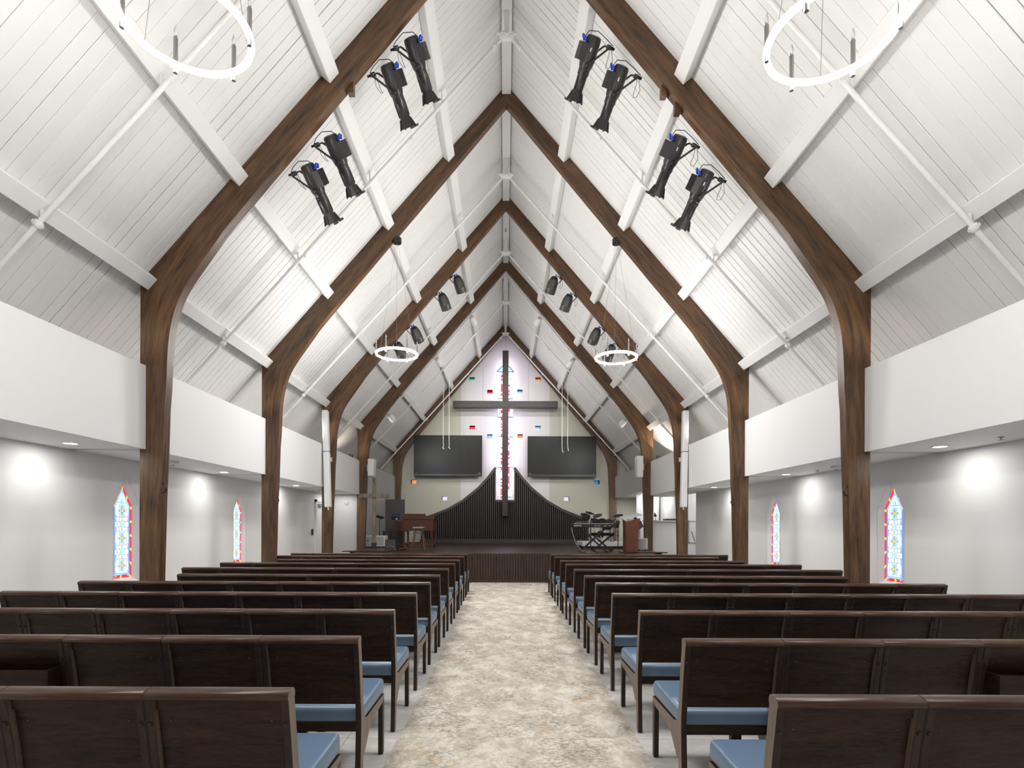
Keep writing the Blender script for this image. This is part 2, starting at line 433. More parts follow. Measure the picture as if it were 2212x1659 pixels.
# ---- ceiling: roof slopes with boards, purlins, ridge beam
ce = thing('ceiling', 'steep white boarded roof', None, kind='structure')
del_cat = ce.get('category')
BW = 0.1355
for s in (-1, 1):
    sl = MB()
    n = Vector((s * RS, 0, 1)).normalized()
    a, b = Vector((0, 0, RZ)) + n * 0.02, Vector((s * 5.5, 0, roof(5.5))) + n * 0.02
    t = n * 0.12
    sl.add([a + Vector((0, y, 0)) + k for y in (Y0, YB + 0.2) for k in (Vector(), t)] + [b + Vector((0, y, 0)) + k for y in (Y0, YB + 0.2) for k in (Vector(), t)],
           [(0, 2, 6, 4), (1, 5, 7, 3), (0, 4, 5, 1), (2, 3, 7, 6), (4, 6, 7, 5), (0, 1, 3, 2)])
    so = sl.build('roof_slope', M['roof_back'], ce)
    MB().add([Vector((s * x, y, roof(x))) + k for x in (0.0, 5.48) for y in (Y0, 2.55) for k in (Vector(), n * 0.02)],
             [(0, 2, 6, 4), (1, 5, 7, 3), (0, 4, 5, 1), (2, 3, 7, 6), (4, 6, 7, 5), (0, 1, 3, 2)]).build('board_field', M['board'], so)
    vs_me = []
    for gap in (0.0022, 0.006, 0.011):
        w0 = BW - gap; c = 0.004
        prof = [(-w0 / 2, 0.02), (-w0 / 2, c), (-w0 / 2 + c, 0), (w0 / 2 - c, 0), (w0 / 2, c), (w0 / 2, 0.02)]
        mb = MB()
        vv = [Vector((s * x, 0, roof(x))) + n * q + Vector((0, p, 0)) for x in (0.0, 5.48) for p, q in prof]
        mb.add(vv, [(i, i + 1, 6 + i + 1, 6 + i) for i in range(5)] + [(5, 0, 6, 11), (5, 4, 3, 2, 1, 0), (6, 7, 8, 9, 10, 11)])
        vs_me.append(mb.mesh('board', M['board']))
    k = 0
    while 2.55 + BW * (k + 1) < YB + 0.03:
        link('board', vs_me[random.choice((0, 0, 0, 1, 1, 2))], so, (0, 2.55 + BW * (k + 0.5), 0))
        k += 1
    # purlins
    t1 = Vector((s, 0, -RS)).normalized()
    ends = [(Y0, FR[0])] + [(FR[i] + AT, FR[i + 1]) for i in range(5)] + [(FR[5] + AT, YB)]
    for px in (1.095, 2.185, 3.275, 4.372):
        for (ya, yb) in ends[:-1]:
            c = Vector((s * px, (ya + yb) / 2, roof(px))) - n * 0.072
            mb = MB().obox(c, t1 * 0.085, Vector((0, (yb - ya) / 2 - 0.001, 0)), n * 0.072)
            mb.build('purlin', M['white'], ce, bevel=0.006, seg=1)
ends = [(Y0, FR[0])] + [(FR[i] + AT, FR[i + 1]) for i in range(5)]
for (ya, yb) in ends:
    MB().prism([(-0.08, 9.235), (0.08, 9.235), (0.08, roof(0.08)), (0, RZ), (-0.08, roof(0.08))], 'y', ya + 0.001, yb - 0.001).build('ridge_beam', M['white'], ce)
pt = MB().box(-0.03, 0.02, 14.82, 15.0, 9.232, 9.236); pt.build('bare_wood_patch', M['rawwood'], ce)

# ---- arches
INN = [(4.20, 0, 4.416, 0), (4.18, .765, 4.416, .765), (4.158, 1.767, 4.416, 1.767), (4.135, 2.285, 4.416, 2.285), (4.12, 2.83, 4.416, 2.83),
       (4.103, 3.05, 4.416, 3.05), (4.09, 3.40, 4.416, 3.45), (4.074, 3.63, 4.416, 3.70), (4.045, 3.83, 4.416, 3.93), (3.998, 4.01, 4.416, 4.15),
       (3.933, 4.182, 4.416, 4.348), (3.835, 4.36, 4.28, 4.5034), (3.67, 4.60, 4.08, 4.7324), (3.49, 4.852, 3.88, 4.961), (3.30, 5.1075, 3.68, 5.190),
       (2.225, 6.392, 2.5, 6.5415), (1.1, 7.7365, 1.3, 7.9155), (0, 9.051, 0, 9.404)]


def catmull(pts, i0, i1, sub):
    out = []
    for i in range(len(pts) - 1):
        out.append(pts[i])
        if i0 <= i < i1:
            p0, p1, p2, p3 = pts[max(i - 1, 0)], pts[i], pts[i + 1], pts[min(i + 2, len(pts) - 1)]
            for q in range(1, sub):
                t = q / sub; t2, t3 = t * t, t * t * t
                inn = tuple(0.5 * (2 * p1[d] + (p2[d] - p0[d]) * t + (2 * p0[d] - 5 * p1[d] + 4 * p2[d] - p3[d]) * t2 + (3 * p1[d] - p0[d] - 3 * p2[d] + p3[d]) * t3) for d in (0, 1))
                outr = tuple(p1[d] + (p2[d] - p1[d]) * t for d in (2, 3))
                out.append(inn + outr)
    out.append(pts[-1]); return out


PROF = catmull(INN, 5, 14, 3)


def arch_half(s, name):
    me = bpy.data.meshes.new(name); V, Fc, UV = [], [], []
    L = [0.0]
    for i in range(1, len(PROF)):
        L.append(L[-1] + math.hypot(PROF[i][0] - PROF[i - 1][0], PROF[i][1] - PROF[i - 1][1]))
    for (a, b, c, d) in PROF:
        V += [(s * a, 0, b), (s * c, 0, d), (s * a, AT, b), (s * c, AT, d)]
    def face(q, uv): Fc.append(q); UV.append(uv)
    for i in range(len(PROF) - 1):
        a, b = 4 * i, 4 * (i + 1); u0, u1 = L[i], L[i + 1]
        w0 = math.hypot(PROF[i][0] - PROF[i][2], PROF[i][1] - PROF[i][3]); w1 = math.hypot(PROF[i + 1][0] - PROF[i + 1][2], PROF[i + 1][1] - PROF[i + 1][3])
        face((a, a + 1, b + 1, b), ((u0, 0), (u0, w0), (u1, w1), (u1, 0)))
        face((a + 2, b + 2, b + 3, a + 3), ((u0, 0.7), (u1, 0.7), (u1, 0.7 + w1), (u0, 0.7 + w0)))
        face((a, b, b + 2, a + 2), ((u0, 1.4), (u1, 1.4), (u1, 1.53), (u0, 1.53)))
        face((a + 1, a + 3, b + 3, b + 1), ((u0, 2.4), (u0, 2.53), (u1, 2.53), (u1, 2.4)))
    e = 4 * (len(PROF) - 1)
    face((0, 2, 3, 1), ((0, 0), (0.1, 0), (0.1, .2), (0, .2))); face((e, e + 1, e + 3, e + 2), ((0, 0), (0.1, 0), (0.1, .2), (0, .2)))
    me.from_pydata(V, [], Fc); ul = me.uv_layers.new(name='UVMap'); k = 0
    for uv in UV:
        for q in uv: ul.data[k].uv = q; k += 1
    me.materials.append(M['arch'])
    bm = bmesh.new(); bm.from_mesh(me); bmesh.ops.recalc_face_normals(bm, faces=bm.faces); bm.to_mesh(me); bm.free()
    for p in me.polygons: p.use_smooth = True
    me.set_sharp_from_angle(angle=math.radians(35))
    return me


AH = {s: arch_half(s, 'arch_half') for s in (-1, 1)}
where = ['above the camera end of the nave', 'nearest to the camera, eight long spotlights under it', 'second from camera, the chandeliers hang under it',
         'third from camera, grey can lights under it', 'fourth from camera, at the front of the stage sides', 'farthest, against the brick end wall']
HOOK = MB().tube([(0, 0, 0.06), (0.0, -0.03, 0.05), (0, -0.05, 0.0), (0, -0.03, -0.05), (0, 0, -0.06)], 0.008, 6).mesh('hook', M['black'])
for i, y in enumerate(FR):
    t = thing('timber_arch', 'brown stained timber arch ' + where[i], 'arch', (0, y, 0), group='timber arches of the nave')
    for s in (-1, 1):
        link('arch_half', AH[s], t)
        if i in (1, 2): link('cable_hook', HOOK, t, (s * 4.155, 0.02, 1.85), (0, 0, -s * PI / 2))
    if i == 1:      # two little timber blocks under the near arch
        for x in (-1.9, 1.92, 2.09):
            zz = 9.051 - 1.195 * abs(x)
            MB().box(x - 0.035, x + 0.035, 0.05, 0.129, zz - 0.10, zz + 0.03).build('block', M['arch'], t)

# ---- bulkheads with soffits (trim) between the arches
tr = 1
bays = [(Y0, FR[0])] + [(FR[i] + AT, FR[i + 1]) for i in range(4)]
for s, nm in ((-1, 'left'), (1, 'right')):
    for bi, (ya, yb) in enumerate(bays):
        o = MB().box(s * XF, s * XW, ya + 0.001, yb - 0.001, SOF, FTOP).build('trim_%d' % tr, M['fascia']); tr += 1
        tag(o, 'white bulkhead above the %s side aisle, bay %s from the entrance' % (nm, ORD[bi]), kind='structure')
# stage wings: closed wall on the left, bulkhead on the right
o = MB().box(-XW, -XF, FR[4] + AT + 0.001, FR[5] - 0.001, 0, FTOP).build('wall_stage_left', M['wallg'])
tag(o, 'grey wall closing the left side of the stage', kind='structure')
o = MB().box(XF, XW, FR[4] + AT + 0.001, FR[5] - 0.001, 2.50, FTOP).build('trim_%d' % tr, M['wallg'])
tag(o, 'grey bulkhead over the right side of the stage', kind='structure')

# ---- side walls with pointed windows
WINY = {-1: [7.88, 11.24], 1: [7.74, 11.10]}
OW, OB, OS, OA = 0.52, 0.60, 1.68, 2.06        # opening: width, sill, shoulder, apex
for s, nm in ((-1, 'left'), (1, 'right')):
    yend = 17.0 if s < 0 else 15.6
    holes = [(y - OW / 2, y + OW / 2, OB, OA) for y in WINY[s]]
    mb = MB()
    for (a, b, c, d) in grid_wall([Y0, yend], [0, 3.6], holes):
        mb.add([(s * XW, a, c), (s * XW, b, c), (s * XW, b, d), (s * XW, a, d)], [(0, 1, 2, 3)])
    for y in WINY[s]:
        for q in (-1, 1):
            mb.add([(s * XW, y + q * OW / 2, OS), (s * XW, y + q * OW / 2, OA), (s * XW, y, OA)], [(0, 1, 2)])
    o = mb.build('wall_' + nm, M['wall']); tag(o, 'pale grey %s side wall' % nm, kind='structure')
    if s > 0:
        MB().box(XW, XW + 0.14, yend - 0.02, yend, 0, 3.6).build('wall_end', M['wall'], o)
    bb = MB().box(s * (XW - 0.015), s * XW, Y0, yend - (1.7 if s < 0 else 0), 0, 0.1).build('baseboard_' + nm, M['white']); tag(bb, 'white baseboard of the %s wall' % nm, kind='structure')
# cross walls at the aisle ends
o = MB().box(-XW, -XF - 0.0, 17.0, 17.06, 0, 3.4).build('wall_aisle_end', M['wallw']); tag(o, 'white wall closing the left side aisle', kind='structure')
mb = MB()
for (a, b, c, d) in grid_wall([4.42, 7.2], [0, 3.4], [(4.55, 5.36, 1.575, 2.30)]):
    mb.box(a, b, 17.2, 17.3, c, d)
o = mb.build('wall_sound_booth', M['wallw']); tag(o, 'white wall of the sound booth with a wide serving opening', kind='structure')
MB().box(4.46, 5.44, 17.08, 17.36, 1.545, 1.575).build('counter', M['white'], o, bevel=0.005)
mb = MB().box(4.42, 7.2, 18.9, 18.96, 0, 3.4).box(7.1, 7.2, 15.6, 18.9, 0, 3.4).box(XW, 7.2, 15.5, 18.96, 2.8, 2.86).box(4.42, 5.34, 17.31, 18.9, 2.8, 2.86)
mb.box(XW + 0.14, 7.2, 15.5, 15.58, 0, 3.4)
o = mb.build('wall_booth_back', M['wallw']); tag(o, 'white walls of the room behind the booth opening', kind='structure')
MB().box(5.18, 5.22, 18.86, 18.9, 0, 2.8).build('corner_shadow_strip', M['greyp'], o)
o = MB().box(XW, XW + 0.06, 17.3, YB, 0, 2.6).build('wall_wing_right', M['wallw']); tag(o, 'white wall beyond the right stage wing', kind='structure')
# unseen entrance wall behind the camera, with glowing panes added as fill
mb = MB()
for (a, b, c, d) in grid_wall([-5.5, 5.5], [0, 9.6], [(-2.4, 2.4, 0.05, 2.6), (-2.6, 2.6, 3.2, 5.6)]):
    mb.box(a, b, Y0 - 0.1, Y0, c, d)
o = mb.build('wall_front', M['wall']); tag(o, 'entrance wall behind the viewer', kind='structure')
rear_fill_mat = mat('rear_fill_pane', (0.5, 0.5, 0.5), 0.2, emit=(0.95, 0.98, 1.0), es=REAR_FILL_GLOW)
ent = thing('window_18', 'glowing panes added behind the viewer as unseen fill light', None, (0, 0, 0), kind='structure')
for (a, b, c, d) in ((-2.4, 2.4, 0.05, 2.6), (-2.6, 2.6, 3.2, 5.6)):
    n4 = 4
    for k in range(n4):
        xa = a + (b - a) * k / n4; xb = a + (b - a) * (k + 1) / n4
        MB().box(xa + 0.04, xb - 0.04, Y0 - 0.06, Y0 - 0.05, c + 0.04, d - 0.04).build('pane', rear_fill_mat, ent)
        MB().box(xa, xa + 0.04, Y0 - 0.08, Y0 - 0.02, c, d).box(xb - 0.04, xb, Y0 - 0.08, Y0 - 0.02, c, d).box(xa, xb, Y0 - 0.08, Y0 - 0.02, c, c + 0.04).box(xa, xb, Y0 - 0.08, Y0 - 0.02, d - 0.04, d).build('window_frame', M['white'], ent)

# ---- stained side windows
PAN = {}
LEADS = MB()


def pane(parent, poly, col, d=0.0, frame=None):
    """poly in (along wall, z) around the window; frame maps (a, z, depth) to local 3-D"""
    if d < 0.0649:
        ca = sum(p_[0] for p_ in poly) / len(poly); cz_ = sum(p_[1] for p_ in poly) / len(poly)
        big = []
        for a_, z_ in poly:
            v_ = Vector((a_ - ca, z_ - cz_)); L_ = max(v_.length, 1e-6); v_ *= (L_ + 0.0055) / L_
            big.append((frame * (d + 0.002), ca + v_.x, cz_ + v_.y))
        LEADS.add(big, [tuple(range(len(big)))])
    key = (col, round(d, 4), tuple((round(a, 4), round(z, 4)) for a, z in poly), frame)
    if key not in PAN:
        mb = MB(); n = len(poly)
        f = (lambda a, z, q: (q * frame, a, z))
        vs_ = [f(a, z, d) for a, z in poly] + [f(a, z, d + 0.004) for a, z in poly]
        mb.add(vs_, [tuple(range(n)), tuple(range(2 * n - 1, n - 1, -1))] + [(i, (i + 1) % n, n + (i + 1) % n, n + i) for i in range(n)])
        PAN[key] = mb.mesh('pane', G[col])
    return link('pane', PAN[key], parent)


def inset(poly, d):
    n = len(poly); out = []
    for i in range(n):
        p0, p1, p2 = Vector(poly[i - 1]), Vector(poly[i]), Vector(poly[(i + 1) % n])
        e1, e2 = (p1 - p0).normalized(), (p2 - p1).normalized()
        n1, n2 = Vector((-e1.y, e1.x)), Vector((-e2.y, e2.x))
        m = (n1 + n2); m /= max(1e-6, m.dot(n1)); out.append(tuple(p1 + m * d))
    return out


def ell(cx, cz, rx, rz, n=14, a0=0, a1=2 * PI):
    full = abs(a1 - a0 - 2 * PI) < 1e-6
    return [(cx + rx * math.cos(a0 + (a1 - a0) * i / (n if full else n - 1)), cz + rz * math.sin(a0 + (a1 - a0) * i / (n if full else n - 1))) for i in range(n)]


def side_window(idx, s, y, label):
    w_ = thing('window_%d' % idx, label, None, (s * XW, y, 0), kind='structure')
    gw, gb, gs, ga, dep = 0.41, 0.66, 1.665, 1.975, 0.065
    out = [(-OW / 2, OB), (OW / 2, OB), (OW / 2, OS), (0, OA), (-OW / 2, OS)]
    gl = [(-gw / 2, gb), (gw / 2, gb), (gw / 2, gs), (0, ga), (-gw / 2, gs)]
    mb = MB(); mb.add([(0, a, z) for a, z in out] + [(s * dep, a, z) for a, z in gl], [(i, (i + 1) % 5, 5 + (i + 1) % 5, 5 + i) for i in range(5)])
    mb.build('reveal', M['white'], w_)
    rim = inset(out, -0.012)
    mb = MB(); mb.add([(-s * 0.004, a, z) for a, z in out] + [(-s * 0.004, a, z) for a, z in rim], [(i, (i + 1) % 5, 5 + (i + 1) % 5, 5 + i) for i in range(5)])
    mb.build('casing_bead', M['white'], w_)
    lead = MB(); lead.add([(s * (dep + 0.006), a, z) for a, z in gl], [(0, 1, 2, 3, 4)]); lead.build('leading', M['lead'], w_)
    g1 = inset(gl, 0.036); g2 = inset(gl, 0.040); g3 = inset(gl, 0.062); g4 = inset(gl, 0.066)

    def band(o_, i_, e, t0, t1, col):
        a, b, c, d_ = Vector(o_[e]), Vector(o_[(e + 1) % 5]), Vector(i_[(e + 1) % 5]), Vector(i_[e])
        q = [a.lerp(b, t0), a.lerp(b, t1), d_.lerp(c, t1), d_.lerp(c, t0)]
        pane(w_, [tuple(v) for v in q], col, dep, s)
    D = 0.0
    for e in range(5):
        Ln = (Vector(gl[(e + 1) % 5]) - Vector(gl[e])).length
        nseg = {0: 2, 1: 5, 4: 5, 2: 2, 3: 2}[e]; yl = 0.036 / Ln; gp = 0.004 / Ln
        for q in range(nseg):
            t0, t1 = q / nseg, (q + 1) / nseg
            band(gl, g1, e, t0 + gp, t1 - yl - gp, 'red')
            band(gl, g1, e, t1 - yl, t1 - gp * 0.2, 'yellow')
            band(g2, g3, e, t0 + gp * 0.6, t1 - gp * 0.6, 'blue' if e in (1, 4) else 'sky')
    # inner field: white ground, repeated flower and diamond units
    hw = gw / 2 - 0.066
    zb, zs = gb + 0.066, gs
    U = 0.386; k = 0; ztop = ga - 0.125

    def wlim(z): return hw if z < zs - 0.01 else max(0.004, hw * (ga - 0.125 - z) / (ga - 0.125 - zs + 0.01))
    zc = 1.60
    cents = []
    while zc > zb + 0.02:
        cents.append(zc); zc -= U
    zz = zb
    while zz < ztop - 0.02:
        z1 = min(zz + U / 2, ztop)
        for q in (-1, 1):
            a0, a1 = wlim(zz), wlim(z1)
            if z1 > zs > zz: pl = [(q * 0.002, zz), (q * a0, zz), (q * hw, zs), (q * a1, z1), (q * 0.002, z1)]
            else: pl = [(q * 0.002, zz), (q * a0, zz), (q * a1, z1), (q * 0.002, z1)]
            pane(w_, pl, 'white', dep, s)
        zz = z1 + 0.004
    for zc in cents:
        fr = dep - 0.004
        for q in (-1, 1):
            pane(w_, [(q * hw, zc - 0.155), (q * (hw - 0.03), zc - 0.15), (q * (hw - 0.004), zc - 0.06), (q * hw, zc - 0.05)], 'lilac', fr, s)
            if zc < 1.5: pane(w_, [(q * hw, zc + 0.155), (q * (hw - 0.03), zc + 0.15), (q * (hw - 0.004), zc + 0.06), (q * hw, zc + 0.05)], 'lilac', fr, s)
        pane(w_, ell(0, zc, 0.021, 0.024, 12), 'yellow', fr - 0.004, s)
        for ang in (0, 90, 180, 270):
            a = math.radians(ang); dx, dz = math.cos(a), math.sin(a)
            pane(w_, [(dx * 0.028, zc + dz * 0.028), (dx * 0.048 - dz * 0.018, zc + dz * 0.048 + dx * 0.018), (dx * 0.072, zc + dz * 0.072), (dx * 0.048 + dz * 0.018, zc + dz * 0.048 - dx * 0.018)], 'lilac', fr, s)
        for ang in (58, 122, 238, 302):
            a = math.radians(ang); dx, dz = math.cos(a), math.sin(a)
            pane(w_, [(dx * 0.028, zc + dz * 0.028), (dx * 0.06 - dz * 0.015, zc + dz * 0.06 + dx * 0.015), (dx * 0.098, zc + dz * 0.098), (dx * 0.06 + dz * 0.015, zc + dz * 0.06 - dx * 0.015)], 'aqua', fr, s)
        for q in (-1, 1):
            pane(w_, ell(q * (hw - 0.022), zc, 0.018, 0.078, 10), 'cream', fr, s)
        zd = zc - U / 2
        if zd > zb + 0.07:
            pane(w_, [(-0.036, zd), (0, zd - 0.058), (0.036, zd), (0, zd + 0.058)], 'aqua', fr, s)
            for q in (-1, 1):
                for r_ in (-1, 1):
                    pane(w_, [(q * 0.006, zd + r_ * 0.068), (q * 0.042, zd + r_ * 0.038), (q * 0.062, zd + r_ * 0.066), (q * 0.04, zd + r_ * 0.105), (q * 0.008, zd + r_ * 0.09)], 'cream', fr, s)
                pane(w_, [(q * 0.046, zd + 0.03), (q * 0.046, zd - 0.03), (q * 0.085, zd - 0.035), (q * 0.092, zd), (q * 0.085, zd + 0.035)], 'cream', fr, s)
    pane(w_, [(0, ga - 0.21), (-0.022, ga - 0.25), (0, ga - 0.29), (0.022, ga - 0.25)], 'aqua', dep - 0.004, s)
    tag(LEADS.build('lead_outlines', M['lead'], w_), kind='stuff'); LEADS.__init__()
    return w_


side_window(1, -1, 7.88, 'pointed stained glass window in the left wall nearest to the camera')
side_window(2, -1, 11.24, 'pointed stained glass window in the left wall between the second and third posts')
side_window(3, 1, 7.74, 'pointed stained glass window in the right wall nearest to the camera')
side_window(4, 1, 11.1, 'pointed stained glass window in the right wall between the second and third posts')

# ---- gable end wall with small glass blocks and the tall window
K = YB / F
blocks = [(860, 427, 'green'), (978, 511, 'red'), (1177, 509, 'sky'), (1297, 428, 'orange'), (861, 748, 'red'), (977, 806, 'sky'),
          (1178, 805, 'orange'), (1296, 750, 'sky'), (471, 1107, 'orange'), (1688, 1112, 'deep'), (676, 1218, 'violet'), (1487, 1221, 'violet')]
bname = ['green glass block high on the left of the gable', 'red glass block left of the tall window top', 'pale blue glass block right of the tall window top',
         'orange glass block high on the right by the arch', 'red glass block above the left screen', 'pale blue glass block by the corner of the left screen',
         'orange glass block by the corner of the right screen', 'blue glass block above the right screen', 'orange glass block below the left screen',
         'deep blue glass block below the right screen', 'pale violet glass block left of the slatted grille', 'pale violet glass block right of the slatted grille']
BWD, BHT = 0.215, 0.155
holes = []; bc = []
for (cx, cy, c) in blocks:
    p = P(740 + cx / 3.072, 680 + cy / 3.072, YB)
    holes.append((p.x - BWD / 2, p.x + BWD / 2, p.z - BHT / 2, p.z + BHT / 2)); bc.append((p, c))
WX0, WX1, WZ0, WZ1, WZA = -0.315, 0.315, 2.47, 7.52, 7.85
holes.append((WX0, WX1, WZ0, WZ1))
mb = MB()
for (a, b, c, d) in grid_wall([-5.4, -1.5, 1.5, 5.4], [0, 9.5], holes):
    mb.add([(a, YB, c), (b, YB, c), (b, YB, d), (a, YB, d)], [(0, 1, 2, 3)])
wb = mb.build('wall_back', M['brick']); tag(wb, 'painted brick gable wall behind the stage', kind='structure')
for i, (p, c) in enumerate(bc):
    w_ = thing('window_%d' % (6 + i), bname[i], None, (p.x, YB, p.z), kind='structure')
    a, b, dp = BWD / 2, BHT / 2, 0.34
    rm = mat('niche_' + c, tuple(0.35 * q for q in G[c].node_tree.nodes['Principled BSDF'].inputs['Emission Color'].default_value[:3]), 0.6)  # glow of the glass put into the colour of the niche sides
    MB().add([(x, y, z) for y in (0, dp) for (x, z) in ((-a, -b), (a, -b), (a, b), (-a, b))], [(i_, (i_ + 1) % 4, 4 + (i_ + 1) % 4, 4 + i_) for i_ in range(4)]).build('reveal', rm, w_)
    MB().box(-a, a, dp, dp + 0.02, -b, b).build('glass', G[c], w_)
# tall window: small coloured pieces in four strips, with bars
w_ = thing('window_5', 'tall narrow stained glass window behind the hanging cross', None, (0, YB, 0), kind='structure')
MB().add([(x, y, z) for y in (0, 0.12) for (x, z) in ((WX0, WZ0), (WX1, WZ0), (WX1, WZ1), (WX0, WZ1))], [(0, 1, 5, 4), (1, 2, 6, 5), (3, 0, 4, 7)]).build('reveal', M['white'], w_)
MB().box(WX0, WX1, 0.12, 0.13, WZ0, WZ1 + 0.4).build('leading', M['lead'], w_)
cols = ['white', 'pale', 'sky', 'blue', 'red', 'pink', 'violet', 'white', 'orange', 'red', 'pink']
gm = [G[c] for c in cols]
strips = [(-0.305, -0.255, (0, 1, 1, 0, 1)), (-0.252, -0.18, (0, 1, 2, 6, 1, 2)), (-0.178, -0.10, (5, 4, 0, 10, 9, 1)), (-0.097, -0.01, (0, 5, 2, 3, 4, 6, 0))]
for si, (xa, xb, pal) in enumerate(strips):
    for q in (-1, 1):
        mb = MB(); z = WZ0 + 0.01
        while z < WZ1 - 0.01:
            h = random.choice((0.05, 0.075, 0.10, 0.06)); h = min(h, WZ1 - z)
            j0, j1 = random.uniform(-0.018, 0.018), random.uniform(-0.018, 0.018)
            xs = sorted((q * xa, q * xb))
            mb.add([(xs[0], 0.112, z + 0.003 + max(0, j0)), (xs[1], 0.112, z + 0.003 + max(0, -j0)), (xs[1], 0.112, z + h), (xs[0], 0.112, z + h)], [(0, 1, 2, 3)], random.choice(pal))
            z += h + 0.004
        tag(mb.build('glass_strip', gm, w_), kind='stuff')
mb = MB()
for z in (2.53, 3.72, 4.93, 5.72, 6.45): mb.box(WX0, WX1, 0.095, 0.115, z - 0.012, z + 0.012)
mb.build('saddle_bars', M['crossw'], w_)
mb = MB().bar((WX0 - 0.02, -0.01, WZ1 - 0.02), (0, -0.01, WZA), 0.03, 0.03).bar((WX1 + 0.02, -0.01, WZ1 - 0.02), (0, -0.01, WZA), 0.03, 0.03)
mb.build('pointed_head', M['lead'], w_)
mb = MB(); mb.add([(WX0, -0.002, WZ1), (WX1, -0.002, WZ1), (0, -0.002, WZA)], [(0, 1, 2)], 0); mb.build('head_glass', G['sky'], w_)
# pale box around the foot of the window, standing in the grille
gl = thing('window_box', 'white lined box around the foot of the tall window', 'window box', (0, 0, 0))
del gl['category']; gl['kind'] = 'structure'
yb_ = YB - 0.28
MB().box(-0.365, -0.325, yb_, YB, 2.44, 3.70).build('side_panel', M['white'], gl)
MB().box(0.325, 0.365, yb_, YB, 2.44, 3.70).build('side_panel', M['white'], gl)
MB().box(-0.365, 0.365, yb_, YB, 2.40, 2.44).build('sill', M['white'], gl)

# ---- stage
st = thing('stage', 'low dark wooden stage with vertical slat skirt', 'stage', (0, 13.8, 0))
deck = [(-3.73, 13.8), (3.73, 13.8), (3.73, 14.7), (4.12, 14.7), (4.12, 16.95), (4.34, 16.95), (4.34, 22.3), (-4.34, 22.3), (-4.34, 16.95), (-4.12, 16.95), (-4.12, 14.9), (-3.73, 14.9)]
dk = [(x, y - 13.8) for x, y in deck]
MB().prism([(x * (1 - 0.004), y + (0.03 if y < 0.01 else 0)) for x, y in dk], 'z', 0.0, STZ - 0.035, 0).build('base', M['slatback'], st)
MB().prism(dk, 'z', STZ - 0.035, STZ).build('deck', M['stagew'], st, bevel=0.006, seg=1)
MB().box(-3.73, 3.73, -0.012, 0.02, STZ - 0.06, STZ - 0.03).build('nosing', M['skirt'], st)
MB().box(-3.73, 3.73, 0.0, 0.03, 0.0, 0.075).build('plinth', M['skirt'], st)
sk = [MB().box(-0.028, 0.028, 0.0, 0.032, 0.075, STZ - 0.06).mesh('slat', M['skirt']), MB().box(-0.028, 0.028, -0.008, 0.032, 0.075, STZ - 0.06).mesh('slat', M['skirt'])]
nS = 112
for i in range(nS): link('slat', random.choice(sk), st, (-3.73 + 7.46 * (i + 0.5) / nS, 0, 0))
for s in (-1, 1):
    MB().box(s * 3.0, s * 4.16, 0.55, 1.0, STZ, STZ + 0.022).build('step_lid', M['stagew'], st, bevel=0.004, seg=1)
MB().box(-3.3, 3.3, 8.1, 8.5, STZ, STZ + 0.12).build('rear_plinth', M['slat'], st)

# ---- slatted grille behind the stage
gr = thing('slatted_grille', 'dark vertical slat grille rising in two curves to the tall window', 'grille', (0, YB - 0.28, STZ + 0.12))
GC = [(0.36, 3.72), (0.69, 3.29), (1.04, 2.91), (1.63, 2.42), (2.22, 2.075), (2.81, 1.84), (3.3, 1.68)]


def gtop(x):
    x = abs(x)
    if x <= 0.36: return 2.40
    for (a, za), (b, zb) in zip(GC, GC[1:]):
        if a <= x <= b:
            return za + (zb - za) * (x - a) / (b - a)
    return GC[-1][1]


zb0 = STZ + 0.12
for s in (-1, 1):
    poly = [(s * x, z - zb0 - 0.04) for x, z in GC] + [(s * GC[-1][0], 0), (s * 0.36, 0)]
    MB().prism(poly, 'y', 0.10, 0.12).build('backing', M['slatback'], gr)
    mb = MB()
    for (a, za), (b, zb) in zip(GC, GC[1:]):
        mb.bar((s * a, 0.03, za - zb0 - 0.05), (s * b, 0.03, zb - zb0 - 0.05), 0.09, 0.10, up=(0, 0, 1))
    mb.build('top_rail', M['slat'], gr)
MB().box(-0.365, 0.365, 0.10, 0.12, 0, 2.40 - zb0).build('backing', M['slatback'], gr)
MB().box(-0.37, 0.37, -0.01, 0.06, 2.31 - zb0, 2.40 - zb0).build('top_rail', M['slat'], gr)
MB().box(-3.3, 3.3, 0.0, 0.06, 0, 0.03).build('bottom_rail', M['slat'], gr)
pit = 0.081
for i in range(-40, 41):
    x = i * pit
    MB().box(x - 0.019, x + 0.019, 0, 0.06, 0.02, gtop(x) - zb0 - (0.05 if abs(x) > 0.37 else 0.04)).build('slat', M['slat'], gr)

# ---- hanging cross
hc = thing('hanging_cross', 'large dark wooden cross hung on thin cables above the stage', 'cross', (0, 21.72, 1.76))
CX = 0.004
MB().box(-0.116 + CX, 0.116 + CX, 0.0, 0.26, 0, 6.40).build('upright', M['crossw'], hc, bevel=0.008, seg=1)
MB().box(-2.03 + CX, 2.03 + CX, -0.012, 0.30, 4.20, 4.448).build('crossbar', M['crossw'], hc, bevel=0.008, seg=1)
mb = MB()
for x, z0, z1 in ((CX, 6.4, 7.28), (-0.865, 4.448, 6.14), (0.905, 4.448, 6.10), (-1.97, 4.448, 4.78), (1.99, 4.448, 4.76)): mb.tube([(x, 0.12, z0), (x, 0.12, z1)], 0.006, 6)
mb.build('cables', M['wire'], hc)
ledm = mat('added_halo_led', (0.9, 0.9, 0.9), 0.5, emit=(0.88, 0.82, 1.0), es=3.0)  # unseen LED strip added behind the cross to light the wall
MB().box(-0.03 + CX, 0.03 + CX, 0.262, 0.268, 0.75, 6.2).build('added_halo_strip', ledm, hc)
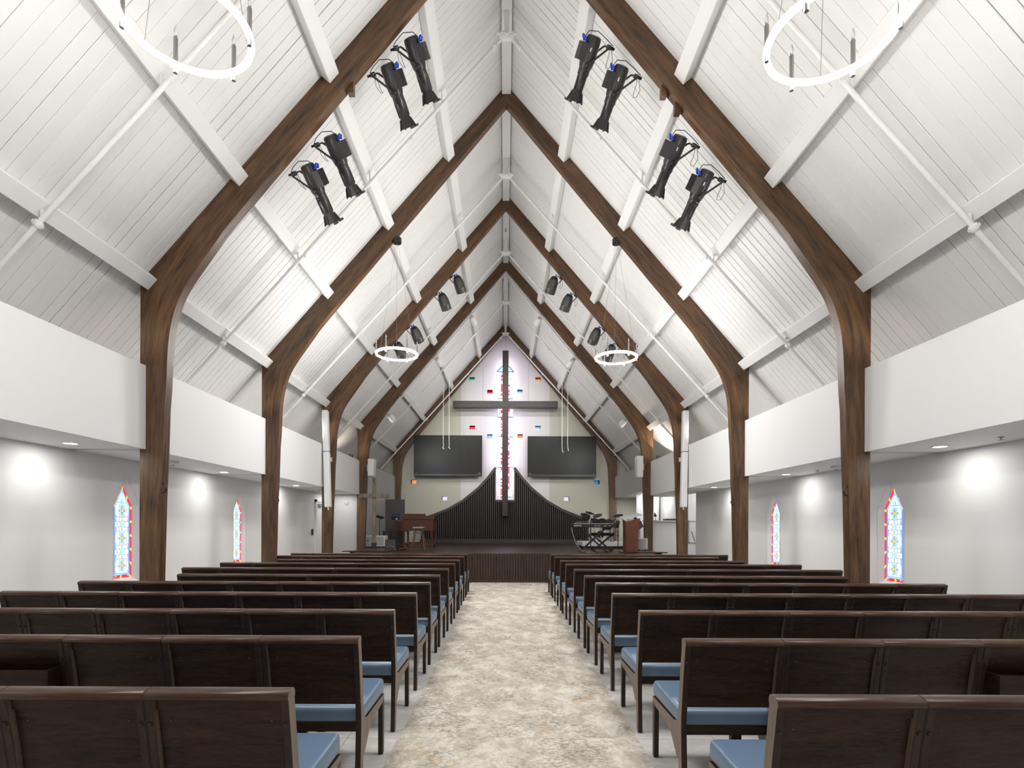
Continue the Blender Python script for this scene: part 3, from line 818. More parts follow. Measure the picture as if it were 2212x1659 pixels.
for zz_, hh_ in ((2.4, 3.2), (5.35, 1.6)):
    lo = area_light('added_halo_light', (CX, 0.275, zz_), (PI / 2, 0, PI), 0.06, hh_, 46 * hh_ / 3.2, (0.90, 0.84, 1.0)); lo.parent = hc

# ---- two large dark screens
for nm, xa, ya, xb, yb in (('left', 894, 939.8, 1041.1, 1029), ('right', 1140, 942, 1287.9, 1030.6)):
    a, b = P(xa, ya, 22.0), P(xb, yb, 22.0)
    cx = (a.x + b.x) / 2; hw = (b.x - a.x) / 2; hh = (a.z - b.z) / 2; cz = (a.z + b.z) / 2
    t = thing('wall_screen', 'large dark flat screen to the %s of the hanging cross' % nm, 'screen', (cx, 22.0, cz - hh), group='large screens on the gable wall')
    MB().box(-hw, hw, 0.012, 0.09, 0, 2 * hh).build('frame', M['screenf'], t, bevel=0.006, seg=1)
    MB().box(-hw + 0.012, hw - 0.012, 0.0, 0.012, 0.10, 2 * hh - 0.012).build('display', M['screen'], t)
    MB().box(-hw + 0.012, hw - 0.012, 0.003, 0.012, 0.012, 0.095).build('lower_bezel', M['screenf'], t)
    sx = hw - 0.10 if nm == 'left' else -hw + 0.10
    MB().box(sx - 0.04, sx + 0.04, -0.003, 0.0, 0.115, 0.128).box(-sx - 0.03, -sx + 0.03, -0.003, 0.0, 0.115, 0.125).build('maker_mark', M['plasticg'], t)
    MB().box(-0.3, 0.3, 0.09, 0.335, hh - 0.2, hh + 0.2).build('wall_bracket', M['black'], t)

# ---- rugs along the aisle
rugs = [(1.25, 3.729, -0.70, 0.885), (3.73, 6.119, -0.69, 0.885), (6.12, 8.559, -0.70, 0.89), (8.56, 11.009, -0.75, 0.93), (11.01, 13.79, -0.80, 1.0)]
rl = ['nearest to the camera', 'second from the camera', 'third from the camera', 'fourth from the camera', 'ending at the stage skirt']
for i, (a, b, c, d) in enumerate(rugs):
    o = MB().box(c, d, -(b - a) / 2, (b - a) / 2, 0.0, 0.008).build('aisle_rug', M['rug'], loc=(0, (a + b) / 2, 0.0005))
    tag(o, 'beige and grey distressed aisle rug, piece ' + rl[i], 'rug', 'rug pieces along the aisle')

# ------------------------------------------------------------------ chairs and pews
CW, PW = 0.505, 1.515
REAR = [(-0.012, 0.0), (0.002, 0.20), (0.010, 0.34), (0.010, 0.42), (-0.024, 0.64), (-0.055, 0.80), (-0.055, 0.81)]
FRNT = [(0.008, 0.81), (0.010, 0.79), (0.036, 0.64), (0.072, 0.42), (0.072, 0.34), (0.062, 0.20), (0.036, 0.0)]


def yrear(z):
    for (a, za), (b, zb) in zip(REAR, REAR[1:]):
        if za <= z <= zb: return a + (b - a) * (z - za) / (zb - za)
    return REAR[-1][0]


def chair_meshes(wd, seats):
    d = {}
    h = wd / 2
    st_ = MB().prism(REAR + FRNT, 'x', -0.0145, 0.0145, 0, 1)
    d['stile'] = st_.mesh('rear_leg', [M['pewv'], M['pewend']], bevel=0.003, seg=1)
    hi = h - 0.033
    zz = [0.475, 0.56, 0.64, 0.72, 0.808]
    poly = [(yrear(z) + 0.026, z) for z in zz] + [(yrear(z) + 0.040, z) for z in reversed(zz)]
    d['panel'] = MB().prism(poly, 'x', -hi, hi).mesh('back_panel', M['pew'])
    zz = [0.768, 0.808]
    poly = [(yrear(z) + 0.017, z) for z in zz] + [(yrear(z) + 0.028, z) for z in reversed(zz)]
    d['urail'] = MB().prism(poly, 'x', -hi, hi).mesh('upper_rail', M['pew'])
    cap = [(-0.056, 0.808), (-0.0605, 0.812), (-0.061, 0.822), (-0.053, 0.8325), (-0.03, 0.840), (-0.008, 0.843), (0.004, 0.8385), (0.011, 0.825), (0.010, 0.808)]
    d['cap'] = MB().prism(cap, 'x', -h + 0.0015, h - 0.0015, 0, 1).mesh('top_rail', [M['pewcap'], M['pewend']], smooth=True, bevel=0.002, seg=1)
    # cushion
    mb = MB(); e = h - 0.006
    cp = [(0.055, 0.365), (0.055, 0.450), (0.60, 0.464), (0.60, 0.365)]
    d['seat'] = mb.prism(cp, 'x', -e, e).mesh('seat_cushion', M['vinyl'], smooth=True, bevel=0.034, seg=5)
    d['frame'] = MB().box(-hi, hi, 0.07, 0.09, 0.315, 0.368).mesh('rear_apron', M['pew'])
    d['fapron'] = MB().box(-hi, hi, 0.545, 0.565, 0.315, 0.368).mesh('front_apron', M['pew'])
    sr = [(0.03, 0.18), (0.04, 0.40), (0.14, 0.372), (0.578, 0.368), (0.578, 0.325), (0.36, 0.315), (0.20, 0.285), (0.10, 0.20)]
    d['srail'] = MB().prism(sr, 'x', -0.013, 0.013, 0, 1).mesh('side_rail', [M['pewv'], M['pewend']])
    d['leg'] = MB().prism([(-0.02, 0), (0.02, 0), (0.024, 0.33), (-0.024, 0.33)], 'x', -0.0145, 0.0145, 0, 0).mesh('front_leg', [M['pewv'], M['pewend']], bevel=0.003, seg=1)
    bt = MB().lathe([(0.009, 0), (0.0085, 0.003), (0.006, 0.006), (0.0, 0.007)], (0, 0, 0), (0, -1, -0.25), 10)
    d['bolt'] = bt.mesh('bolt', M['pewv'], smooth=True)
    d['screw'] = MB().lathe([(0.0038, 0), (0.0034, 0.002)], (0, 0, 0), (0, -1, -0.3), 8).mesh('screw', M['oldscrew'])
    d['glide'] = MB().lathe([(0.014, 0), (0.014, 0.008)], n=10).mesh('glide', M['black'])
    d['mid'] = MB().box(-0.02, 0.02, 0.2, 0.25, 0, 0.34).mesh('middle_leg', M['pewv'])
    rk = MB().box(-hi, hi, 0.0, 0.008, 0.0, 0.155).box(-hi, -hi + 0.016, 0.008, 0.10, 0, 0.155).box(hi - 0.016, hi, 0.008, 0.10, 0, 0.155).box(-hi, hi, 0.0, 0.10, 0, 0.008)
    d['rack'] = rk.mesh('book_rack', M['pew'])
    return d


CH = {1: chair_meshes(CW, 1), 3: chair_meshes(PW, 3)}


def place_chair(kind, x, y, detail, label, group, rack=False):
    d = CH[kind]; wd = CW if kind == 1 else PW; h = wd / 2
    t = thing('wooden_chair' if kind == 1 else 'wooden_pew', label, 'chair' if kind == 1 else 'pew', (x, y, 0.0), group=group)
    for s in (-1, 1):
        lg = link('rear_leg', d['stile'], t, (s * (h - 0.0165), 0, 0.006))
        if detail:
            for zb in (0.715, 0.50):
                link('bolt', d['bolt'], lg, (0, yrear(zb), zb))
            link('glide', d['glide'], lg, (0, 0.012, -0.006))
        fl_ = link('front_leg', d['leg'], t, (s * (h - 0.0165), 0.555, 0.006))
        link('glide', d['glide'], fl_, (0, 0, -0.006))
        link('side_rail', d['srail'], t, (s * (h - 0.0165), 0, 0))
    bp = link('back_panel', d['panel'], t)
    if detail:
        for s in (-1, 1):
            for zb in (0.725, 0.49): link('screw', d['screw'], bp, (s * (h - 0.075), yrear(zb) + 0.026, zb))
    link('upper_rail', d['urail'], t); link('top_rail', d['cap'], t)
    link('seat_cushion', d['seat'], t); link('rear_apron', d['frame'], t); link('front_apron', d['fapron'], t)
    if kind == 3: link('middle_leg', d['mid'], t)
    if rack: link('book_rack', d['rack'], t, (0, -0.105, 0.525))
    return t


ROWS = [2.0, 2.93, 3.85, 4.81, 5.69, 6.53, 7.5, 8.5, 9.36, 10.44, 11.3]
RROWS = [1.94, 2.90, 3.85, 4.82, 5.70, 6.50, 7.45, 8.47, 9.3, 10.4, 11.25]
NL = [3, 4, 6, 7, 7, 6, 7, 7, 6, 7, 7]
NR = [2, 4, 6, 7, 7, 6, 7, 7, 6, 6, 7]
for s, nm, rows, cnt, x0 in ((-1, 'left', ROWS, NL, 0.745), (1, 'right', RROWS, NR, 0.915)):
    for r, (y, n) in enumerate(zip(rows, cnt)):
        grp = 'dark wooden seats with blue cushions, %s block' % nm
        if r == 10: rl_ = 'row right before the stage'
        else: rl_ = '%s row from the camera' % ORD[r] if r else 'row nearest the camera'
        if r < 5:
            for k in range(n):
                place_chair(1, s * (x0 + CW * (k + 0.5)), y, r < 5, 'dark wooden chair %s of the aisle, %s, %s from the aisle' % (nm, rl_, ORD[k]), grp, rack=(r == 1 and k == 3))
        else:
            for k in range(2):
                place_chair(3, s * (x0 + PW * (k + 0.5)), y, r < 7, 'long wooden pew %s of the aisle, %s, %s' % (nm, rl_, 'beside the aisle' if k == 0 else 'second from the aisle'), grp)
            if n == 7:
                place_chair(1, s * (x0 + 2 * PW + CW / 2), y, r < 7, 'single wooden chair at the %s wall end of the %s' % (nm, rl_), grp)

# ------------------------------------------------------------------ lamps


def chandelier(x, y, z, ang, top, label):
    t = thing('ring_chandelier', label, 'chandelier', (x, y, z), group='ring chandeliers')
    R_ = 0.366
    mb = MB(); n = 64; rings = 12
    vs_, fs, ms = [], [], []
    for i in range(n):
        a = 2 * PI * i / n
        for j in range(rings):
            b = 2 * PI * j / rings
            r = R_ + 0.0205 * math.cos(b)
            vs_.append((r * math.cos(a), r * math.sin(a), 0.0205 * math.sin(b)))
    for i in range(n):
        for j in range(rings):
            q = (i * rings + j, ((i + 1) % n) * rings + j, ((i + 1) % n) * rings + (j + 1) % rings, i * rings + (j + 1) % rings)
            b = (j + 0.5) / rings * 360
            lit = b < 50 or b > 215          # outer face and underside glow, the rest is metal
            fs.append(q); ms.append(0 if lit else 1)
    mb.v = vs_; mb.f = fs; mb.m = ms
    mb.build('light_ring', [M['ring'] if y < 6 else M['ringfar'], M['ringmetal']], t, smooth=True)
    cm = MB().lathe([(0.0135, -0.062), (0.0145, -0.06), (0.0145, 0.175), (0.0125, 0.178)], n=14).mesh('candle', M['nickel'], smooth=True)
    bm_ = MB().lathe([(0.006, 0.178), (0.011, 0.195), (0.0135, 0.212), (0.011, 0.228), (0.005, 0.247), (0.001, 0.262)], n=12).mesh('bulb', M['bulb'], smooth=True)
    for k in range(6):
        a = math.radians(ang + 60 * k)
        p = (R_ * math.cos(a), R_ * math.sin(a), 0)
        c = link('candle', cm, t, p); link('bulb', bm_, c)
    for k in range(3):
        a = math.radians(ang + 30 + 120 * k)
        MB().tube([(R_ * math.cos(a), R_ * math.sin(a), 0.018), (0.02 * math.cos(a), 0.02 * math.sin(a), top - z - 0.05)], 0.0022, 5).build('suspension_wire', M['wire'], t)
    MB().lathe([(0.075, -0.06), (0.078, -0.05), (0.078, 0.03), (0.07, 0.04)], (0, 0, top - z), n=20).build('canopy', M['black'], t, smooth=True)
    return t


zc = 9.051 - 1.195 * 1.99 - 0.06
chandelier(-1.99, 3.5, 4.51, 10, zc, 'glowing ring chandelier with candle tubes, large at the upper left')
chandelier(2.02, 3.5, 4.47, 40, zc, 'glowing ring chandelier with candle tubes, large at the upper right')
chandelier(-1.985, 10.27, 4.53, 10, zc, 'glowing ring chandelier hung far off over the left pews')
chandelier(2.02, 10.27, 4.48, 55, zc, 'glowing ring chandelier hung far off over the right pews')

# recessed downlights in the soffits
dl_t = MB().lathe([(0.085, 0.0), (0.085, -0.006), (0.068, -0.008), (0.066, 0.0)], n=24).mesh('trim_ring', M['trimw'], smooth=True)
dl_d = MB().lathe([(0.064, -0.003), (0.064, 0.0)], n=24).mesh('diffuser', M['led'])
spn = ['nearest the entrance', 'before the first post', 'between the first and second posts', 'between the second and third posts']
for s, nm in ((-1, 'left'), (1, 'right')):
    for i, y in enumerate((3.0, 6.3, 9.75, 13.1)):
        t = thing('downlight', 'round recessed downlight in the %s soffit %s' % (nm, spn[i]), 'downlight', (s * 4.87, y, SOF), group='soffit downlights')
        link('trim_ring', dl_t, t); link('diffuser', dl_d, t)
        l = bpy.data.lights.new('downlight_beam', 'AREA'); l.shape = 'DISK'; l.size = 0.12; l.energy = DOWN_W; l.color = (1, 0.99, 0.97)
        lo = bpy.data.objects.new('downlight_beam', l); COL.objects.link(lo); lo.parent = t; lo.location = (0, 0, -0.02)

# theatre spotlights under the nearest arch


def frame_mat(loc, fwd, up):
    f = Vector(fwd).normalized(); x = f.cross(Vector(up)).normalized(); u = x.cross(f)
    m = Matrix(((x.x, f.x, u.x, loc[0]), (x.y, f.y, u.y, loc[1]), (x.z, f.z, u.z, loc[2]), (0, 0, 0, 1)))
    return m


EL = {}
EL['housing'] = MB().lathe([(0.045, -0.005), (0.07, 0.005), (0.078, 0.03), (0.08, 0.10), (0.082, 0.24), (0.074, 0.30), (0.066, 0.33)], d=(0, 1, 0), n=20).mesh('lamp_housing', M['fixture'], smooth=True)
hs = MB().box(-0.065, 0.065, 0.09, 0.27, -0.125, -0.02)
for i in range(14): hs.box(-0.066, 0.066, 0.095 + i * 0.0125, 0.0985 + i * 0.0125, -0.13, -0.12)
EL['sink'] = hs.mesh('heat_sink', M['fixture'], bevel=0.0)
br = MB().lathe([(0.062, 0.32), (0.062, 0.40), (0.054, 0.41), (0.052, 0.56), (0.056, 0.57)], d=(0, 1, 0), n=18)
for a in (0.4, 2.0, 3.6, 5.2): br.obox((0.056 * math.cos(a), 0.47, 0.056 * math.sin(a)), (0.008 * math.sin(a), 0, -0.008 * math.cos(a)), (0, 0.09, 0), (0.007 * math.cos(a), 0, 0.007 * math.sin(a)))
EL['barrel'] = br.mesh('barrel', M['fixture'], smooth=True)
hd = MB().lathe([(0.055, 0.56), (0.066, 0.60), (0.088, 0.68), (0.088, 0.685), (0.08, 0.685), (0.058, 0.60), (0.0, 0.59)], d=(0, 1, 0), n=8)
for a in range(8):
    q = a * PI / 4; hd.bar((0.062 * math.cos(q), 0.585, 0.062 * math.sin(q)), (0.096 * math.cos(q), 0.695, 0.096 * math.sin(q)), 0.014, 0.01)
hd.box(-0.1, -0.03, 0.68, 0.705, -0.09, -0.06).box(0.03, 0.1, 0.68, 0.705, -0.09, -0.06)
EL['hood'] = hd.mesh('flared_hood', M['fixture'])
EL['yoke'] = MB().tube([(-0.085, 0.29, 0), (-0.098, 0.26, 0.01), (-0.098, 0.06, 0.155), (-0.085, 0.045, 0.165), (0.085, 0.045, 0.165), (0.098, 0.06, 0.155), (0.098, 0.26, 0.01), (0.085, 0.29, 0)], 0.011, 6).mesh('yoke', M['fixture'])
EL['clamp'] = MB().box(-0.02, 0.02, 0.02, 0.07, 0.165, 0.20).box(-0.012, 0.012, 0.03, 0.055, 0.20, 0.25).lathe([(0.018, 0.17), (0.018, 0.235)], (0.028, 0.045, 0), (0, 0, 1), 8).mesh('clamp', M['black'])
EL['knob'] = MB().lathe([(0.006, 0), (0.006, 0.03), (0.011, 0.032), (0.011, 0.05), (0.004, 0.055)], (0, 0, 0), (1, 0, 0), 8).mesh('knob', M['black'])
EL['pivot'] = MB().lathe([(0.032, 0.0), (0.032, 0.02), (0.02, 0.03)], (0.07, 0, 0), (1, 0, 0), 12).mesh('pivot_knob', M['black'])
EL['conn'] = MB().lathe([(0.015, 0), (0.017, 0.05), (0.009, 0.07)], (-0.025, 0.075, -0.085), (0.1, -0.7, -0.5), 8).lathe([(0.015, 0), (0.016, 0.045)], (0.03, 0.075, -0.09), (-0.1, -0.8, -0.4), 8).mesh('connector', M['blue'])
EL['lcd'] = MB().box(-0.02, 0.02, -0.007, -0.004, 0.008, 0.026).mesh('display', M['bluelcd'])
EL['wire'] = MB().tube([(-0.02, 0.03, -0.09), (-0.05, -0.03, -0.06), (-0.06, -0.06, 0.04), (-0.03, -0.02, 0.15), (0.02, 0.02, 0.22)], 0.0045, 6).mesh('power_cable', M['black'])
EL['loop'] = MB().tube([(0.06, 0.06, 0.20), (0.10, 0.16, 0.24), (0.115, 0.24, 0.22), (0.10, 0.25, 0.19), (0.08, 0.22, 0.19), (0.07, 0.12, 0.19), (0.05, 0.06, 0.18)], 0.0028, 5).mesh('safety_cable', M['black'])
EL['label'] = MB().box(0.0805, 0.083, 0.12, 0.16, -0.03, -0.018).mesh('label', M['plasticw'])


def ellipsoidal(x, y, z, s, label):
    fwd = (-s * 0.30, 0.62, -0.74)
    up = Vector((s * 1.0, -0.15, 0.45))
    t = thing('stage_spotlight', label, 'spotlight', mat=frame_mat((x, y, z), fwd, up) @ Matrix.Diagonal((1.2, 1.0, 1.2, 1.0)), group='long black spotlights under the near arch')
    sub = {}
    for nm, key in (('lamp_housing', 'housing'), ('heat_sink', 'sink'), ('barrel', 'barrel'), ('flared_hood', 'hood'), ('yoke', 'yoke'), ('clamp', 'clamp'), ('connector', 'conn'), ('power_cable', 'wire'), ('safety_cable', 'loop')):
        sub[nm] = link(nm, EL[key], t)
    link('display', EL['lcd'], sub['lamp_housing']); link('label', EL['label'], sub['lamp_housing'])
    link('pivot_knob', EL['pivot'], sub['yoke'], (0, 0.29, 0)); link('pivot_knob', EL['pivot'], sub['yoke'], (0, 0.29, 0), (0, PI, 0))
    for q, yy in ((1, 0.37), (-1, 0.37), (1, 0.335), (-1, 0.40)):
        link('knob', EL['knob'], sub['barrel'], (q * 0.055, yy, 0), (0, 0 if q > 0 else PI, 0))
    return t


lows = ['highest on', 'second from the top on', 'third from the top on', 'lowest on']
for s, nm, pts in ((-1, 'left', ((886, 80), (835, 138), (712, 292), (662, 355))), (1, 'right', ((1285, 78), (1345, 142), (1472, 293), (1530, 368)))):
    for i, (px, py) in enumerate(pts):
        p = P(px, py, 7.06)
        ellipsoidal(p.x, p.y, p.z, s, 'long black stage spotlight, %s the %s half of the near arch' % (lows[i], nm))

# can lights under the third arch
CN = {}
CN['can'] = MB().lathe([(0.07, 0.02), (0.10, 0.06), (0.125, 0.16), (0.128, 0.26), (0.132, 0.27), (0.128, 0.28), (0.13, 0.40), (0.122, 0.40), (0.118, 0.36)], d=(0, 1, 0), n=24).mesh('can', M['fixgrey'], smooth=True)
CN['rear'] = MB().lathe([(0.05, 0.0), (0.072, 0.01), (0.085, 0.035), (0.085, 0.05)], d=(0, 1, 0), n=20).mesh('rear_cap', M['black'], smooth=True)
CN['lens'] = MB().lathe([(0.118, 0.355), (0.118, 0.36)], d=(0, 1, 0), n=24).mesh('lens', M['black'])
CN['yoke'] = MB().tube([(-0.14, 0.22, 0), (-0.145, 0.05, 0.10), (-0.12, 0.0, 0.14), (0.12, 0.0, 0.14), (0.145, 0.05, 0.10), (0.14, 0.22, 0)], 0.010, 6).mesh('yoke', M['black'])
CN['clamp'] = MB().box(-0.02, 0.02, -0.03, 0.02, 0.13, 0.24).mesh('clamp', M['black'])
CN['conn'] = MB().lathe([(0.016, 0), (0.016, 0.05)], (-0.02, 0.0, 0.02), (0, -1, 0.2), 8).lathe([(0.016, 0), (0.016, 0.045)], (0.03, 0.0, 0.0), (0, -1, 0), 8).mesh('connector', M['blue'])
CN['loop'] = MB().tube([(0.1, 0.0, 0.16), (0.14, 0.12, 0.2), (0.17, 0.2, 0.17), (0.15, 0.21, 0.15), (0.12, 0.12, 0.14), (0.06, 0.0, 0.14)], 0.004, 5).mesh('safety_cable', M['black'])
for s, nm, pts in ((-1, 'left', ((986, 596), (953, 634), (893, 706), (857, 740))), (1, 'right', ((1199, 598), (1231, 636), (1292, 709), (1324, 745)))):
    for i, (px, py) in enumerate(pts):
        p = P(px, py, 13.78)
        t = thing('can_light', 'grey can stage light, %s the %s half of the third arch' % (lows[i], nm), 'stage light', mat=frame_mat(p, (-s * 0.28, 0.6, -0.75), (s * 1.0, -0.1, 0.5)), group='grey can lights under the third arch')
        for nm2, key in (('can', 'can'), ('rear_cap', 'rear'), ('lens', 'lens'), ('yoke', 'yoke'), ('clamp', 'clamp'), ('connector', 'conn'), ('safety_cable', 'loop')): link(nm2, CN[key], t)

# white track with white heads behind the fourth arch
zt = lambda x: 9.051 - 1.195 * x
for s, nm in ((-1, 'left'), (1, 'right')):
    t = thing('light_track', 'white lighting track along the %s half of the fourth arch' % nm, 'track', (0, FR[4] + AT + 0.03, 0), group='white lighting tracks')
    MB().bar((s * 0.1, 0, zt(0.1) - 0.06), (s * 3.3, 0, zt(3.3) - 0.06), 0.036, 0.036, up=(0, 1, 0)).build('rail', M['plasticw'], t)
    MB().tube([(s * 0.0, 0, 8.98), (s * 0.05, 0.01, 8.97), (s * 0.1, 0, zt(0.1) - 0.06)], 0.02, 8).build('feed', M['plasticw'], t)
WH = {}
WH['body'] = MB().lathe([(0.05, -0.02), (0.075, 0.0), (0.08, 0.08), (0.095, 0.20), (0.095, 0.26), (0.08, 0.26), (0.07, 0.2)], d=(0, 1, 0), n=20).mesh('lamp_body', M['plasticw'], smooth=True)
WH['arm'] = MB().tube([(0, 0.06, 0.06), (0, 0.02, 0.14), (0, -0.02, 0.2)], 0.016, 8).box(-0.05, 0.05, -0.06, 0.04, 0.19, 0.24).mesh('bracket', M['plasticw'])
for s, nm, pts in ((-1, 'left', ((1018, 686), (944, 776), (840, 897))), (1, 'right', ((1166, 688), (1236, 780), (1351, 908)))):
    for i, (px, py) in enumerate(pts):
        p = P(px, py, 17.05)
        t = thing('track_spotlight', 'white track spotlight, %s of three behind the %s half of the fourth arch' % (('top', 'middle', 'lowest')[i], nm), 'spotlight', mat=frame_mat(p, (-s * 0.32, 0.9, -0.36), (s * 0.8, -0.2, 0.6)), group='white track spotlights')
        link('lamp_body', WH['body'], t); link('bracket', WH['arm'], t)
        l = bpy.data.lights.new('track_beam', 'SPOT'); l.energy = TRACK_W; l.spot_size = math.radians(75); l.spot_blend = 0.9; l.shadow_soft_size = 0.07
        lo = bpy.data.objects.new('track_beam', l); COL.objects.link(lo); lo.parent = t; lo.location = (0, 0.27, 0); lo.rotation_euler = (PI / 2, 0, 0)

# sprinkler pipes
sp_h = MB().lathe([(0.012, 0), (0.012, 0.05), (0.02, 0.055), (0.02, 0.06)], (0, 0, 0), (0, -0.4, -1), 8).mesh('sprinkler_head', M['white'])
cpl = MB().lathe([(0.034, -0.03), (0.038, -0.025), (0.038, 0.025), (0.034, 0.03)], n=14).box(-0.055, 0.055, -0.015, 0.015, -0.015, 0.015)
for i, y in enumerate((5.17, 8.57, 12.0, 15.4, 18.8, 21.9)):
    t = thing('sprinkler_pipe', 'white sprinkler pipe under the roof, %s from the camera' % ORD[i], 'pipe', (0, y, 0), group='white sprinkler pipes')
    for s in (-1, 1):
        a, b = Vector((s * 0.10, 0, 8.80)), Vector((s * 4.85, 0, 3.57))
        MB().tube([a, b], 0.024, 12).build('pipe_run', M['white'], t, smooth=True)
        d_ = (b - a).normalized(); q = d_.to_track_quat('Z', 'Y')
        for f_ in (0.02, 0.885):
            o = link('coupling', cpl.mesh('coupling', M['white'], smooth=True) if i == 0 and s == -1 and f_ == 0.02 else bpy.data.meshes['coupling'], t, a.lerp(b, f_)); o.rotation_mode = 'QUATERNION'; o.rotation_quaternion = q
        for f_ in (0.28, 0.62):
            link('sprinkler_head', sp_h, t, a.lerp(b, f_) + Vector((0, -0.02, -0.03)))
        for px in (1.095, 2.185, 3.275, 4.372):
            n_ = Vector((s * RS, 0, 1)).normalized()
            c0 = Vector((s * px, 0, roof(px))) - n_ * 0.144
            f_ = (abs(c0.x) - 0.10) / 4.75; p1 = a.lerp(b, f_)
            MB().bar(c0, p1, 0.016, 0.03, up=(0, 1, 0)).build('hanger', M['white'], t)
    MB().lathe([(0.05, -0.12), (0.06, -0.1), (0.06, 0.1), (0.05, 0.12)], (0, 0, 8.86), (1, 0, 0), 12).lathe([(0.04, 0), (0.04, 0.36)], (0, 0, 8.87), (0, 0, 1), 10).build('ridge_tee', M['white'], t, smooth=True)
    for k in range(5): MB().lathe([(0.02, -0.03), (0.02, 0.03)], (-0.12 + 0.06 * k, -0.055, 8.86 + 0.02 * (k % 2)), (1, 0.2, 0), 6).build('clamp_bolt', M['white'], t)

# choir microphones hanging over the stage
for i, (px, py, pyt) in enumerate(((957.5, 970, 850), (970, 969, 830), (1214, 977, 830), (1226, 974, 820))):
    Y = 20.6; p = P(px, py, Y); q = P(px, pyt, Y); s = -1 if px < VX else 1
    t = thing('hanging_microphone', 'thin white choir microphone cable hanging before the %s screen, %s one' % ('left' if s < 0 else 'right', 'left' if i % 2 == 0 else 'right'), 'microphone', p, group='hanging choir microphones')
    zr = roof(p.x)
    MB().tube([(0.01, 0, 0.1), (0.0, 0, 0.3), (0, 0, zr - p.z)], 0.009, 6).build('cable', M['plasticw'], t)
    MB().tube([(0.01, 0, 0.1), (-0.02 * s * -1, 0, 0.05), (0.04, -0.02, 0.0)], [0.009, 0.012, 0.016], 6).build('capsule', M['plasticw'], t)

# tall white column loudspeakers on the third arch posts, boxes on the fourth
for s, nm, (xa, ya), (xb, yb) in ((-1, 'left', (703, 887), (709, 1096)), (1, 'right', (1480.5, 888), (1476, 1096))):
    a, b = P(xa, ya, 13.40), P(xb, yb, 13.30)
    t = thing('column_loudspeaker', 'tall white column loudspeaker on the %s post of the third arch' % nm, 'loudspeaker', b, group='white column loudspeakers')
    a, b = a - b, Vector((0, 0, 0)); d_ = (a - b)
    MB().bar(b, b.lerp(a, 0.57), 0.135, 0.15, up=(0, 1, 0)).build('lower_cabinet', M['plasticw'], t, bevel=0.02, seg=3, smooth=True)
    MB().bar(b.lerp(a, 0.575), a, 0.135, 0.15, up=(0, 1, 0)).build('upper_cabinet', M['plasticw'], t, bevel=0.02, seg=3, smooth=True)
    MB().bar(b.lerp(a, 0.5) + Vector((0, 0.05, 0)), b.lerp(a, 0.5) + Vector((-s * 0.05, 0.18, 0)), 0.06, 0.1).bar(b.lerp(a, 0.9) + Vector((0, 0.05, 0)), b.lerp(a, 0.9) + Vector((-s * 0.0, 0.19, 0)), 0.06, 0.1).build('wall_bracket', M['plasticg'], t)
    MB().lathe([(0.02, 0.0), (0.012, -0.05), (0.016, -0.06)], (0, 0, 0), (0, 0, 1), 8).build('hanging_eye', M['plasticw'], t)
for s, nm, pts in ((-1, 'left', ((794.5, 991, 808.5, 1028))), (1, 'right', ((1375, 985, 1389, 1031)))):
    a, b = P(pts[0], pts[1], 16.6), P(pts[2], pts[3], 16.6)
    c = (a + b) / 2; hw = abs(b.x - a.x) / 2; hh = abs(a.z - b.z) / 2
    t = thing('box_loudspeaker', 'small white box loudspeaker on the %s post of the fourth arch' % nm, 'loudspeaker', (c.x, 16.72, c.z), group='white box loudspeakers')
    MB().prism([(-hw, hh), (hw, hh), (hw * (0.75 if s < 0 else 1), -hh), (-hw * (1 if s < 0 else 0.75), -hh)], 'y', -0.14, 0.14).build('cabinet', M['plasticw'], t, bevel=0.008, seg=1)
    MB().box(-hw * 0.7, hw * 0.7, -0.146, -0.14, -hh * 0.8, hh * 0.85).build('grille', M['white'], t)
    MB().box(s * hw * 0.9, s * (hw + 0.06), 0.0, 0.1, -0.1, 0.1).build('bracket', M['plasticg'], t)

# ------------------------------------------------------------------ things on the stage


def on_stage(px, py):
    """stage-floor point seen at pixel (px, py)"""
    a, b = px - VX, VY - py
    v = a * math.sin(ROLL) + b * math.cos(ROLL)
    Y = (STZ - HZ) * F / v
    p = P(px, py, Y); p.z = STZ
    return p


# rustic wooden cross in a bucket
t = thing('rustic_cross', 'rough weathered timber cross standing in a dark bucket', 'cross', (P(808, 1184, 16.9).x, 16.9, STZ), rz=0.18)
MB().box(-0.055, 0.055, -0.05, 0.05, 0.03, 2.10).build('upright', M['rustic'], t, bevel=0.008, seg=1)
MB().box(-0.45, 0.44, -0.10, -0.05, 1.50, 1.625).build('crossbar', M['rustic'], t, bevel=0.008, seg=1)
MB().lathe([(0.06, 0), (0.066, 0.0), (0.078, 0.16), (0.07, 0.16), (0.066, 0.02)], n=18).build('bucket', M['potg'], t, smooth=True)
MB().box(-0.26, 0.34, -0.16, 0.22, 0.0, 0.012).build('base_mat', M['blackm'], t)

